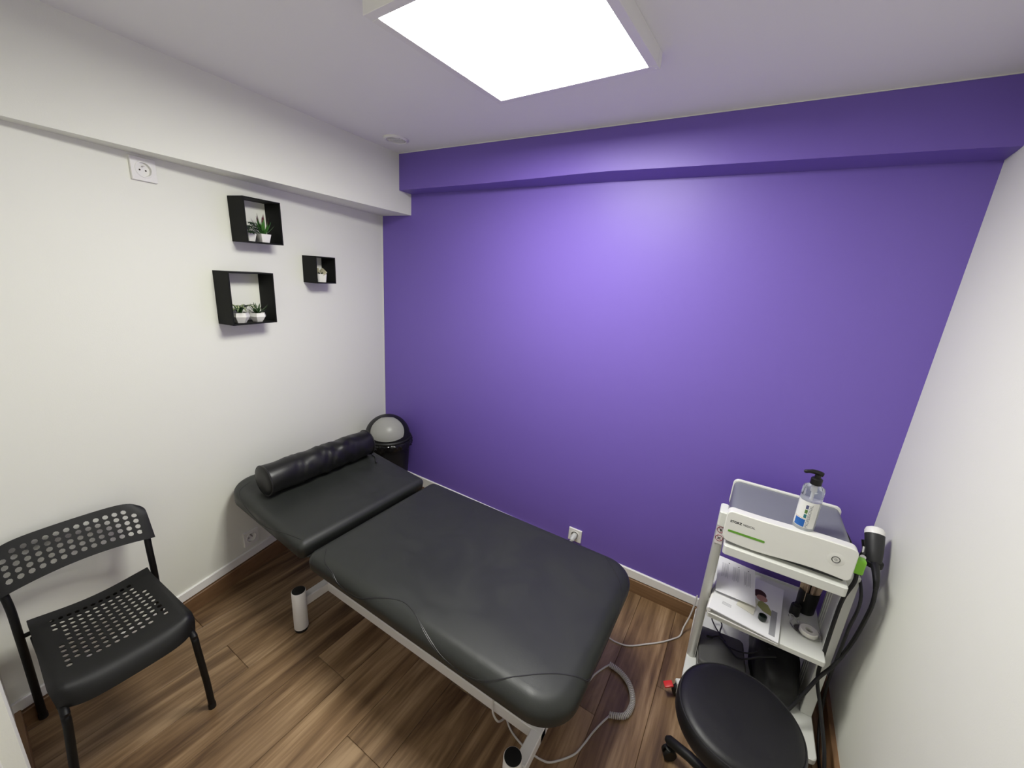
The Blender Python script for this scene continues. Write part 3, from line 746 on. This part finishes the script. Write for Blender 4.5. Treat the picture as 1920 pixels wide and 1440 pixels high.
# tool holder bracket on the right
bm = NB(); tube(bm, smooth_pts([(2.722, -.27, .72), (2.76, -.27, .735), (2.775, -.285, .765), (2.772, -.30, .79)], 5), .009, 10); ct.part('holder_arm', bm, M_alu)
bm = NB(); lathe(bm, [(.020, 0), (.028, .004), (.028, .020), (.022, .024), (.020, .020)], 20, (2.803, -.292, .765)); tube(bm, [(2.775, -.285, .78), (2.785, -.262, .80), (2.778, -.245, .83)], .011, 10); ct.part('tool_cradle', bm, M_black)

# ---- the device on the cart
dv = Thing('therapy_device', 'grey and white medical therapy unit on the top of the cart', 'medical device', (2.53, -.28, .742))
def xsec(front_y0, front_y1): pass
# grey body: rounded hood
bm = NB(); xs0, xs1 = 2.350, 2.716
sec = []
for k in range(7):
    a = pi/2*k/6; sec.append((.020*(1-cos(a)), .020*sin(a)))
prof = [(xs0, .750), (xs0, .845)] + [(xs0+.024*(1-cos(pi/2*k/6)), .845+.024*sin(pi/2*k/6)) for k in range(1, 7)] + [(xs1-.024*(1-sin(pi/2*(k)/6)), .845+.024*cos(pi/2*k/6)) for k in range(0, 7)] + [(xs1, .750)]
ya, yb_ = -.405, -.130
N = len(prof); A = [bm.verts.new((x, ya, z)) for x, z in prof]; Bv = [bm.verts.new((x, yb_, z)) for x, z in prof]
for k in range(N): bm.faces.new((A[k], A[(k+1) % N], Bv[(k+1) % N], Bv[k]))
bm.faces.new(A[::-1]); bm.faces.new(Bv)
dv.part('hood', bm, M_grey, smooth=30)
def rim(bm, x0, x1, z0, z1, y0, y1, r, wavy=0, tilt=0, n=6, bev=.003):
    # panel in the xz plane, thickness y0..y1 (front at y0)
    rr = rrect(x0, x1, z0, z1, [r]*4, n)
    out = []
    for (ins, y) in ((bev, y0), (0, y0+bev), (0, y1)):
        ring = []
        pts = rrect(x0, x1, z0, z1, [r]*4, n, ins)
        # add subdivisions on the long edges
        q = []
        for i, p in enumerate(pts):
            nx = pts[(i+1) % len(pts)]; q.append(p)
            if abs(nx[0]-p[0]) > .1:
                for s in range(1, 12): q.append((p[0]+(nx[0]-p[0])*s/12, p[1]+(nx[1]-p[1])*s/12))
        for x, z in q:
            t = (x-x0)/(x1-x0); top = (z-z0)/(z1-z0)
            zz = z+wavy*(-sin(t*2*pi)*.5)*(1 if top < .5 else .35)
            ring.append(bm.verts.new((x, y+tilt*(z1-zz), zz)))
        out.append(ring)
    N = len(out[0])
    for a, b in zip(out, out[1:]):
        for k in range(N): bm.faces.new((a[k], a[(k+1) % N], b[(k+1) % N], b[k]))
    bm.faces.new(out[0][::-1]); bm.faces.new(out[-1]); return bm
bm = NB(); rim(bm, 2.340, 2.722, .758, .879, -.440, -.405, .020, wavy=.012, tilt=-.03)
fp = dv.part('front_panel', bm, mat('white device plastic', (.76, .76, .72), .35), smooth=40)
bm = NB(); rim(bm, 2.346, 2.720, .750, .877, -.131, -.122, .022); dv.part('rear_rim', bm, mat('white device plastic', (.76, .76, .72), .35), smooth=40)
bm = NB(); box(bm, 2.36, 2.71, -.42, -.14, .742, .752, .002, 1); dv.part('foot_plate', bm, M_dark)
def fpy(z): return -.440-.03*(.879-z)
def onpanel(x, z): return frame((x, fpy(z)-.0002, z), (1, 0, 0), (0, -.03*-1*0+0.03, 1))
bm = NB(); t_ = NB(); prism(t_, rrect(0, .118, 0, .0085, [.0042]*4, 4), 0, .0006); join(bm, t_, onpanel(2.354, .796)); dv.part('status_light', bm, mat('green status bar', (.13, .33, .04), .4), fp)
bm = text_bm('STORZ', .0118, onpanel(2.355, .836), bold=True); dv.part('lettering', bm, mat('dark grey print', (.015, .015, .015), .5), fp, smooth=0)
bm = text_bm('MEDICAL', .0100, onpanel(2.3965, .836), sx=.92); dv.part('lettering', bm, mat('mid grey print', (.05, .05, .05), .5), fp, smooth=0)
Mb2 = onpanel(2.670, .824)
bm = NB(); lathe(bm, [(0, .0006), (.016, .0006), (.022, .0003), (.024, 0)], 32, M=Mb2); dv.part('button_dish', bm, mat('white device plastic', (.76, .76, .72), .35), fp)
bm = NB(); tube(bm, [Mb2 @ Vector((.0108*cos(a*pi/16), .0108*sin(a*pi/16), .0012)) for a in range(32)], .0011, 6, closed=True)
dv.part('power_button', bm, M_bk, fp)
bm = NB(); tube(bm, [Mb2 @ Vector((.0036*cos(a), .0036*sin(a), .0012)) for a in [pi/2+.6+k*(2*pi-1.2)/14 for k in range(15)]], .0005, 5); tube(bm, [Mb2 @ Vector((0, .001, .0012)), Mb2 @ Vector((0, .0045, .0012))], .0005, 5); dv.part('power_symbol', bm, mat('mid grey print', (.16, .16, .16), .5), fp)
bm = NB(); box(bm, 2.716, 2.752, -.424, -.392, .785, .838, .006, 3); dv.part('connector', bm, M_green)

# ---- gel bottle
gx, gy, gz = 2.571, -.392, .8695
gb = Thing('pump_bottle', 'clear pump bottle with white gel and printed label on the medical device', 'bottle', (gx, gy, gz))
M_clear = mat('clear plastic', (.93, .95, 1), .06, trans=1, ior=1.2)
M_gel = mat('white gel', (.84, .84, .80), .35)
bm = NB(); lathe(bm, [(0, 0), (.028, 0), (.0315, .004), (.0315, .158), (.029, .166), (.019, .172), (.014, .175), (.014, .182)], 40, (gx, gy, gz)); 
lathe(bm, [(.013, .182), (.013, .175), (.0275, .165), (.0300, .157), (.0300, .006), (0, .004)], 40, (gx, gy, gz))
gbody = gb.part('bottle_body', bm, M_clear, smooth=40)
bm = NB(); lathe(bm, [(0, .0035), (.0290, .0035), (.0297, .008), (.0297, .118), (0, .120)], 40, (gx, gy, gz)); gb.part('gel', bm, M_gel)
bm = NB(); tube(bm, [(gx, gy, gz+.10), (gx, gy, gz+.168)], .0035, 8); tube(bm, [(gx, gy, gz+.150), (gx, gy, gz+.175)], .007, 10); gb.part('dip_tube', bm, M_plast)
bm = NB(); lathe(bm, [(0, .176), (.0165, .176), (.0165, .196), (.013, .199), (.009, .200), (.009, .212), (0, .212)], 24, (gx, gy, gz)); cap = gb.part('pump_collar', bm, M_black)
bm = NB(); tube(bm, smooth_pts([(gx+.012, gy+.002, gz+.214), (gx, gy, gz+.217), (gx-.018, gy, gz+.218), (gx-.040, gy-.002, gz+.212)], 4), [.008]*3+[.0085]*3+[.0075]*3+[.006]*3+[.0035], 10, flat=1.0); gb.part('pump_nozzle', bm, M_black, cap)
def wrap(a0, a1, z0, z1, r=.0319, n=14):
    bm = NB(); ro = [[bm.verts.new((gx+rr*cos(a), gy+rr*sin(a), gz+z)) for rr, z in ((r, z0), (r, z1), (r-.0004, z1), (r-.0004, z0))] for a in [radians(a0+(a1-a0)*k/n) for k in range(n+1)]]
    for a, b in zip(ro, ro[1:]):
        for k in range(4): bm.faces.new((a[k], a[(k+1) % 4], b[(k+1) % 4], b[k]))
    bm.faces.new(ro[0]); bm.faces.new(ro[-1]); return bm
lb = gb.part('label', wrap(190, 318, .022, .118), mat('white label', (.80, .80, .77), .45), gbody)
gb.part('label_block', wrap(206, 262, .024, .052, .0321), mat('blue print', (.02, .12, .42), .45), gbody)
gb.part('label_square', wrap(248, 262, .092, .106, .0321), mat('slate print', (.09, .10, .20), .45), gbody)
gb.part('label_square', wrap(248, 262, .075, .089, .0321), mat('leaf green print', (.10, .20, .05), .45), gbody)
gb.part('label_square', wrap(248, 262, .058, .072, .0321), mat('teal print', (.03, .17, .20), .45), gbody)
gb.part('label_line', wrap(200, 262, .0545, .0555, .0321), mat('orange print', (.5, .2, .05), .45), gbody)
def wraptext(s, size, az, z0, m, vertical=True, bold=False):
    bm = text_bm(s, size, Matrix.Identity(4), .0001, bold)
    for v in bm.verts:
        x, y, z = v.co
        if vertical: zz = z0+x; a = radians(az)-y/.0321
        else: zz = z0+y; a = radians(az)+x/.0321
        r = .0322+z; v.co = (gx+r*cos(a), gy+r*sin(a), gz+zz)
    gb.part('lettering', bm, m, gbody, smooth=0)
M_pr = mat('grey print', (.22, .23, .27), .5)
wraptext('PROFESSIONAL', .0125, 281, .024, M_pr)
wraptext('~~~~~~~~~~', .009, 292, .026, M_pr) if False else None

# ---- handpiece in the cradle
hp = Thing('handpiece', 'black and white shock wave handpiece hanging at the right side of the cart', 'handpiece', (2.803, -.292, .79))
h0 = Vector((2.803, -.300, .785)); h1 = Vector((2.800, -.222, .868)); dh = (h1-h0).normalized()
Mh = frame(h0, dh.cross(Vector((1, 0, 0))).normalized().cross(dh)*1, dh.cross(Vector((1, 0, 0))).normalized()); 
zx = dh; xx_ = Vector((1, 0, 0)); yy_ = zx.cross(xx_).normalized(); xx_ = yy_.cross(zx)
Mh = Matrix((xx_, yy_, zx)).transposed().to_4x4(); Mh.translation = h0
bm = NB(); lathe(bm, [(0, -.006), (.017, -.006), (.020, 0), (.024, .03), (.027, .07), (.028, .095), (.026, .105), (0, .108)], 28, M=Mh); hb = hp.part('grip', bm, mat('charcoal rubber', (.022, .022, .023), .5))
bm = NB(); lathe(bm, [(.0285, .094), (.0285, .108), (.024, .118), (.012, .124), (0, .125)], 28, M=Mh); hp.part('head_cap', bm, M_plast)
bm = NB(); tube(bm, [Mh @ Vector(p) for p in smooth_pts([(-.027, .004, .045), (-.027, .012, .02), (-.020, .018, .002), (0, .024, -.006), (.02, .014, -.006)], 5)], .0032, 8); hp.part('trim_ring', bm, M_plast)
bm = NB(); tube(bm, smooth_pts([h0+Vector((0, 0, .0)), (2.803, -.335, .775), (2.802, -.375, .755), (2.801, -.393, .735)], 5), [.014-.0005*k for k in range(16)], 12); hp.part('strain_relief', bm, M_cable)
bm = NB(); tube(bm, smooth_pts([(2.801, -.388, .745), (2.803, -.40, .70), (2.803, -.398, .643), (2.803, -.37, .52), (2.790, -.37, .44), (2.768, -.385, .376), (2.737, -.40, .312), (2.68, -.45, .185), (2.62, -.50, .125), (2.55, -.50, .1065), (2.45, -.49, .1065)], 8), .0062, 10); hp.part('cable', bm, M_cable)
# cables running down beside the right pillar
bm = NB(); tube(bm, smooth_pts([(2.740, -.400, .785), (2.745, -.395, .74), (2.736, -.382, .66), (2.734, -.380, .57), (2.737, -.380, .39), (2.743, -.385, .295), (2.768, -.42, .21), (2.79, -.50, .12), (2.80, -.56, .03), (2.79, -.64, .008), (2.77, -.76, .007)], 8), .0062, 10)
single('device_cable', bm, M_cable, 'thick black cable from the green connector down the cart pillar', 'cable')
bm = NB(); tube(bm, smooth_pts([(2.742, -.12, .79), (2.765, -.20, .76), (2.772, -.395, .70), (2.772, -.392, .55), (2.776, -.375, .42), (2.785, -.34, .30), (2.795, -.32, .2), (2.805, -.34, .06), (2.805, -.44, .008), (2.81, -.57, .0065)], 8), .005, 10)
single('power_cable', bm, M_cable, 'black cable between the cart pillar and the right wall', 'cable')

# ============================================================ THINGS ON THE MIDDLE SHELF
ZS = .420
M_paper = mat('white paper', (.80, .80, .82), .6); M_paper2 = mat('cream card', (.72, .70, .60), .6)
def sheet(P4, thick, bmx=None, curl=0, n=8):
    """P4 corner points (fl, fr, br, bl)"""
    bm = bmx or NB(); a, b, c, d = [Vector(p) for p in P4]; g = []
    for i in range(n+1):
        g.append([])
        for j in range(n+1):
            u, v_ = i/n, j/n; p = (a*(1-u)+b*u)*(1-v_)+(d*(1-u)+c*u)*v_
            p = p+Vector((0, 0, curl*(v_*v_)))
            g[-1].append(p)
    top = [[bm.verts.new(p) for p in r] for r in g]; bot = [[bm.verts.new(p-Vector((0, 0, thick))) for p in r] for r in g]
    for i in range(n):
        for j in range(n):
            bm.faces.new((top[i][j], top[i+1][j], top[i+1][j+1], top[i][j+1])); bm.faces.new((bot[i][j], bot[i][j+1], bot[i+1][j+1], bot[i+1][j]))
    for k in range(n):
        for q in ((lambda m: (m[k][0], m[k+1][0])), (lambda m: (m[k+1][n], m[k][n])), (lambda m: (m[0][k+1], m[0][k])), (lambda m: (m[n][k], m[n][k+1]))):
            t0, t1 = q(top); b0, b1 = q(bot); bm.faces.new((t0, b0, b1, t1))
    return bm
# ring binder: two covers opening like a wedge, with a clear pocket and a page
bd = Thing('ring_binder', 'white ring binder with a printed picture cover on the middle shelf', 'binder', (2.48, -.30, ZS))
FL, FR, BR_, BL_ = (2.354, -.442), (2.590, -.452), (2.618, -.140), (2.382, -.130)
cov = lambda z0, z1, z2, z3: [(*FL, z0), (*FR, z1), (*BR_, z2), (*BL_, z3)]
bm = sheet(cov(.4235, .4235, .4235, .4235), .003); bd.part('back_cover', bm, M_plast, smooth=0)
bm = sheet(cov(.4475, .430, .444, .456), .003); fc = bd.part('front_cover', bm, M_paper, smooth=0)
bm = sheet([(FL[0]+.01, FL[1]+.012, .444), (FR[0]-.008, FR[1]+.012, .4265), (BR_[0]-.008, BR_[1]-.01, .440), (BL_[0]+.01, BL_[1]-.01, .452)], .016); bd.part('page_block', bm, mat('grey paper edge', (.45, .45, .47), .7), smooth=0)
bm = NB(); tube(bm, smooth_pts([(FL[0]+.001, FL[1]+.002, .436), (BL_[0]+.001, BL_[1], .440)], 2), .0085, 8); bd.part('spine', bm, M_plast)
def oncover(u, v_, lift=.0008):
    a, b, c, d = [Vector(p) for p in cov(.4475, .430, .444, .456)]
    p = (a*(1-u)+b*u)*(1-v_)+(d*(1-u)+c*u)*v_; p.z += lift; return p
def patch(poly, m, name, lift=.0006):
    bm = NB(); pts = [oncover(u, v_, lift) for u, v_ in poly]; lo = [bm.verts.new(p-Vector((0, 0, .0004))) for p in pts]; hi = [bm.verts.new(p) for p in pts]
    bm.faces.new(hi); bm.faces.new(lo[::-1])
    for k in range(len(pts)): bm.faces.new((lo[k], lo[(k+1) % len(pts)], hi[(k+1) % len(pts)], hi[k]))
    return bd.part(name, bm, m, fc, smooth=0)
ell = lambda cx, cy, rx, ry, n=16: [(cx+rx*cos(2*pi*k/n), cy+ry*sin(2*pi*k/n)) for k in range(n)]
patch([(.86, .06), (.945, .06), (.945, .50), (.86, .50)], mat('grey printed band', (.30, .30, .32), .6), 'printed_band')
patch(ell(.66, .70, .10, .085), mat('brown print', (.06, .022, .02), .6), 'printed_hair')
patch(ell(.70, .63, .085, .06), mat('skin print', (.45, .24, .20), .6), 'printed_face', .0009)
patch([(.60, .50), (.70, .58), (.80, .55), (.86, .46), (.86, .38), (.74, .40)], mat('olive print', (.30, .31, .12), .6), 'printed_shirt', .0011)
for k in range(3): patch([(.16, .22-.02*k), (.30, .22-.02*k), (.30, .226-.02*k), (.16, .226-.02*k)], mat('grey text print', (.35, .35, .38), .6), 'printed_line')
# loose cream card and the curled printed sheet with punched holes
a0 = oncover(.36, .28, .003); a1 = oncover(.62, .24, .003); a2 = oncover(.66, .55, .004); a3 = oncover(.42, .56, .004)
bm = sheet([a0, a1, a2, a3], .0012); single('card', bm, M_paper2, 'cream card lying on the white binder under the printed sheet', 'card', smooth=0)
sh = Thing('printed_sheet', 'curled white printed sheet with three punched holes on top of the binder', 'paper', (2.43, -.27, .46))
s4 = [(2.367, -.345, .4630), (2.512, -.340, .4575), (2.500, -.170, .474), (2.358, -.165, .482)]
def on_sheet(u, v_, lift=.0006):
    a, b, c, d = [Vector(p) for p in s4]; p = (a*(1-u)+b*u)*(1-v_)+(d*(1-u)+c*u)*v_; p.z += .030*v_*v_+lift; return p
bm = sheet(s4, .0006, curl=.030); shp = sh.part('page', bm, M_paper, smooth=50)
for j in range(3):
    bm = NB()
    u0 = .12+.30*j
    for q in range(6):
        uu = u0+.032*q; ln = .50-.03*((q*7+j*3) % 5)
        pts = [on_sheet(uu, .30+ (1-ln)*.35), on_sheet(uu, .45+ln*.2), on_sheet(uu, .86)]
        tube(bm, pts, .00045, 4)
    sh.part('text_lines', bm, mat('text print', (.25, .25, .28), .6), shp)
    bm = NB(); c_ = on_sheet(.30+.26*j, .90, .0005); lathe(bm, [(0, .0004), (.0028, .0004), (.0028, 0)], 10, c_); sh.part('punched_hole', bm, M_gap, shp)
# black bottle cap
cc = (2.537, -.374, .4365)
bm = NB(); lathe(bm, [(0, 0), (.0105, 0), (.0135, .004), (.0145, .020), (.0135, .022), (.012, .021), (.0115, .010), (0, .010)], 20, cc); single('bottle_cap', bm, mat('very dark green plastic', (.008, .016, .012), .35), 'small dark round cap lying on the white binder', 'cap')
# pen cup with tongue depressors
pcx, pcy = 2.690, -.185
pc = Thing('pen_cup', 'black cup at the back of the middle shelf', 'cup', (pcx, pcy, ZS))
bm = NB(); lathe(bm, [(0, 0), (.031, 0), (.033, .003), (.035, .100), (.033, .100), (.031, .006), (0, .006)], 28, (pcx, pcy, ZS)); pc.part('cup_body', bm, M_black)
M_stick = mat('birch stick', (.56, .43, .31), .6, var=.2, vscale=90)
for k in range(14):
    a = k*2.4; r = .006+.018*((k*37) % 10)/10; tx, ty = cos(a)*r, sin(a)*r
    Mk = Matrix.Translation((pcx+tx, pcy+ty, ZS+.008)) @ Matrix.Rotation(a, 4, 'Z') @ Matrix.Rotation(radians(3+2*(k % 3)), 4, 'Y')
    bm = NB(); t_ = NB(); prism(t_, rrect(-.0075, .0075, -.0, .132+.006*(k % 3), [.002, .002, .007, .007], 4), -.0008, .0008); join(bm, t_, Mk @ Matrix.Rotation(pi/2, 4, 'X'))
    single('wooden_spatula', bm, M_stick, 'pale wooden spatula standing in the black cup', 'spatula', 'wooden spatulas in the black cup', smooth=0)
bm = NB(); lathe(bm, [(0, 0), (.0165, 0), (.0175, .002), (.0175, .040), (.0155, .046), (.0085, .048), (.0085, .056), (0, .056)], 20, (2.652, -.238, ZS)); single('small_bottle', bm, M_black, 'small black bottle standing in front of the black cup', 'bottle')
# tape roll on a clear tray
tr = Thing('tape_tray', 'clear plastic tray under the white tape roll', 'tray', (2.678, -.315, ZS))
M_clr = mat('clear tray plastic', (.95, .95, .93), .12, trans=.9, ior=1.3)
bm = NB(); lathe(bm, [(0, 0), (.034, 0), (.044, .008), (.047, .010), (.047, .0112), (.043, .0105), (.033, .0018), (0, .0018)], 32, (2.682, -.318, ZS), M=Matrix.Rotation(radians(-25), 4, 'Z'), sx=1.1, sy=.86); tr.part('dish', bm, M_clr)
bm = NB(); tube(bm, smooth_pts([(2.640, -.288, ZS+.010), (2.632, -.275, ZS+.014), (2.640, -.268, ZS+.015), (2.652, -.276, ZS+.012), (2.660, -.292, ZS+.010)], 5), .0035, 8); tr.part('handle', bm, M_clr)
tp = Matrix.Translation((2.692, -.322, ZS+.0025))
bm = NB(); lathe(bm, [(.0125, .018), (.028, .018), (.030, .016), (.030, .002), (.028, 0), (.0125, 0), (.0125, .018)], 32, M=tp)
single('tape_roll', bm, mat('white cloth tape', (.78, .76, .70), .6), 'roll of white tape lying in the clear tray', 'tape')
# ============================================================ THINGS ON THE BASE PLATE
cs = Thing('carry_case', 'dark grey hard case on the base of the cart', 'case', (2.44, -.27, .100))
Mcs = Matrix.Translation((2.452, -.305, 0)) @ Matrix.Rotation(radians(6), 4, 'Z')
bm = NB(); t_ = NB(); rprism(t_, -.10, .078, -.11, .09, [.02, .02, .02, .02], .101, .172, .006); join(bm, t_, Mcs); cs.part('shell', bm, mat('grey case plastic', (.085, .085, .082), .45))
bm = NB(); t_ = NB(); rprism(t_, -.102, .080, -.112, .092, [.02]*4, .140, .144, .001); join(bm, t_, Mcs); cs.part('lid_rim', bm, mat('pale case rim', (.22, .22, .21), .4))
# soft black bag
bg = Thing('black_bag', 'soft black drawstring bag slumped on the base of the cart', 'bag', (2.60, -.28, .100))
bm = NB(); bmesh.ops.create_icosphere(bm, subdivisions=4, radius=1)
for v in bm.verts:
    p = v.co.copy(); s = lambda a, e: math.copysign(abs(a)**e, a)
    wv = .05*sin(7*p.x+4*p.y)+.04*sin(9*p.y-5*p.z)+.03*sin(13*p.x*p.y)
    x, y, z = s(p.x, .75)*.108*(1+wv), s(p.y, .75)*.145*(1+wv), s(p.z, .8)*.088*(1+wv)
    z = max(z, -.074)
    v.co = Vector((2.632+x*.84, -.250+y*1.1, .177+z+.02*p.x*-1))
bg.part('bag_body', bm, mat('black nylon', (.006, .006, .007), .6, bump=.5, bscale=60), smooth=60)
bm = NB(); tube(bm, smooth_pts([(2.62, -.33, .268), (2.57, -.36, .262), (2.505, -.356, .205), (2.463, -.303, .188), (2.427, -.262, .182), (2.398, -.283, .180)], 6), .004, 8); bg.part('drawstring', bm, M_cable)
bm = NB(); tube(bm, smooth_pts([(2.60, -.30, .268), (2.53, -.33, .225), (2.463, -.295, .184), (2.429, -.245, .182), (2.407, -.190, .165), (2.391, -.125, .150), (2.415, -.110, .155), (2.433, -.165, .168), (2.428, -.235, .182), (2.45, -.275, .184)], 6), .003, 8); bg.part('drawstring', bm, M_cable)
bm = NB(); tube(bm, [(2.402, -.280, .180), (2.380, -.290, .182)], .0055, 8); bg.part('cord_stopper', bm, M_black)

# ============================================================ STOOL
sx_, sy_, sz = 2.482, -.805, .415
st = Thing('rolling_stool', 'round black padded stool on castors in front of the cart', 'stool', (sx_, sy_, 0))
bm = NB(); Rs = .176
lathe(bm, [(0, sz-.075), (Rs-.02, sz-.075), (Rs-.004, sz-.068), (Rs, sz-.055), (Rs, sz-.022), (Rs-.004, sz-.010), (Rs-.014, sz-.002), (Rs-.03, sz+.001), (Rs-.08, sz+.004), (0, sz+.005)], 72, (sx_, sy_, 0))
seat_ = st.part('seat_pad', bm, M_stool, smooth=50)
bm = NB(); tube(bm, [(sx_+(Rs-.006)*cos(a*pi/36), sy_+(Rs-.006)*sin(a*pi/36), sz-.0075) for a in range(72)], .0022, 6, closed=True); st.part('seam', bm, M_piping, seat_)
bm = NB(); lathe(bm, [(0, .085), (.034, .085), (.034, .115), (.025, .13), (.025, .24), (.015, .24), (.015, .335), (.06, .336), (.06, .340), (0, .340)], 28, (sx_, sy_, 0)); st.part('gas_lift', bm, M_black)
for k in range(5):
    a = radians(157+72*k); d_ = Vector((cos(a), sin(a), 0)); c_ = Vector((sx_, sy_, 0))
    L = .175
    bm = NB(); tube(bm, [c_+d_*.02+Vector((0, 0, .098)), c_+d_*.10+Vector((0, 0, .092)), c_+d_*L+Vector((0, 0, .072)), c_+d_*(L+.012)+Vector((0, 0, .068))], [.018, .0175, .0175, .010], 14, flat=.95)
    ar = st.part('base_arm', bm, M_black, smooth=50)
    e_ = c_+d_*(L-.008)
    bm = NB()
    for s in (-1, 1):
        lathe(bm, [(0, -.006), (.021, -.006), (.0235, -.004), (.0235, .004), (.021, .006), (0, .006)], 20, M=Matrix.Translation(e_+Vector((0, 0, .0235))) @ Matrix.Rotation(a+.9, 4, 'Z') @ Matrix.Rotation(pi/2, 4, 'X') @ Matrix.Translation((0, 0, s*.010)))
    tube(bm, [e_+Vector((0, 0, .030)), e_+Vector((0, 0, .066))], .006, 8); lathe(bm, [(.014, .040), (.017, .048), (.008, .054), (0, .054)], 16, e_)
    st.part('castor', bm, M_black, ar)

# ============================================================ CORDS ON THE FLOOR
M_cord = mat('off-white cord', (.58, .55, .52), .45)
P = [(1.62, -.052, .165), (1.66, -.08, .08), (1.72, -.20, .006), (1.83, -.34, .004), (1.977, -.380, .004), (2.03, -.385, .004), (2.083, -.368, .004), (2.15, -.31, .004), (2.207, -.257, .004), (2.255, -.20, .004), (2.278, -.164, .005), (2.285, -.13, .03), (2.300, -.10, .08), (2.308, -.09, .14), (2.312, -.08, .20)]
bm = NB(); tube(bm, smooth_pts(P, 6), .0036, 8); single('power_cable', bm, M_cord, 'off-white power cord on the floor from under the couch to the cart', 'cord')
hc = Thing('control_cord', 'off-white coiled hand control cord looped on the floor at the foot of the couch', 'cord', (2.10, -.70, 0))
A_ = smooth_pts([(1.80, -.80, .30), (1.86, -.76, .12), (1.93, -.74, .006), (1.971, -.713, .004), (1.982, -.66, .004), (1.995, -.60, .004), (2.020, -.545, .006), (2.036, -.522, .010)], 6)
coil_c = smooth_pts([(2.036, -.522, .0105), (2.085, -.530, .0105), (2.130, -.557, .0105), (2.158, -.60, .0105), (2.168, -.645, .0105), (2.155, -.70, .0105), (2.103, -.731, .0105)], 14)
bm = NB(); tube(bm, A_, .0036, 8); hc.part('lead', bm, M_cord)
# helix round the centre line
pts = []; turns = 44; NN = turns*10
acc = [0]
for a, b in zip(coil_c, coil_c[1:]): acc.append(acc[-1]+(b-a).length)
def along(s):
    for k in range(len(acc)-1):
        if acc[k+1] >= s or k == len(acc)-2:
            t = (s-acc[k])/max(acc[k+1]-acc[k], 1e-9); return coil_c[k].lerp(coil_c[k+1], t), (coil_c[k+1]-coil_c[k]).normalized()
for k in range(NN+1):
    p, d_ = along(acc[-1]*k/NN); sd = Vector((0, 0, 1)).cross(d_).normalized(); a = 2*pi*turns*k/NN
    pts.append(p+sd*.0092*cos(a)+Vector((0, 0, 1))*(.0022+.0092*sin(a)))
bm = NB(); tube(bm, pts, .0027, 6); hc.part('coil', bm, M_cord)
Bp = smooth_pts([(2.103, -.731, .006), (2.085, -.775, .004), (2.068, -.827, .004), (2.055, -.88, .004), (2.035, -.935, .004), (1.981, -.997, .004), (1.945, -1.012, .004), (1.904, -1.014, .004), (1.854, -1.008, .004), (1.80, -.99, .006), (1.765, -.975, .05), (1.755, -.985, .165), (1.745, -1.03, .170), (1.755, -1.052, .13), (1.78, -1.052, .10), (1.79, -1.02, .085)], 6)
bm = NB(); tube(bm, Bp, .0036, 8); hc.part('lead', bm, M_cord)
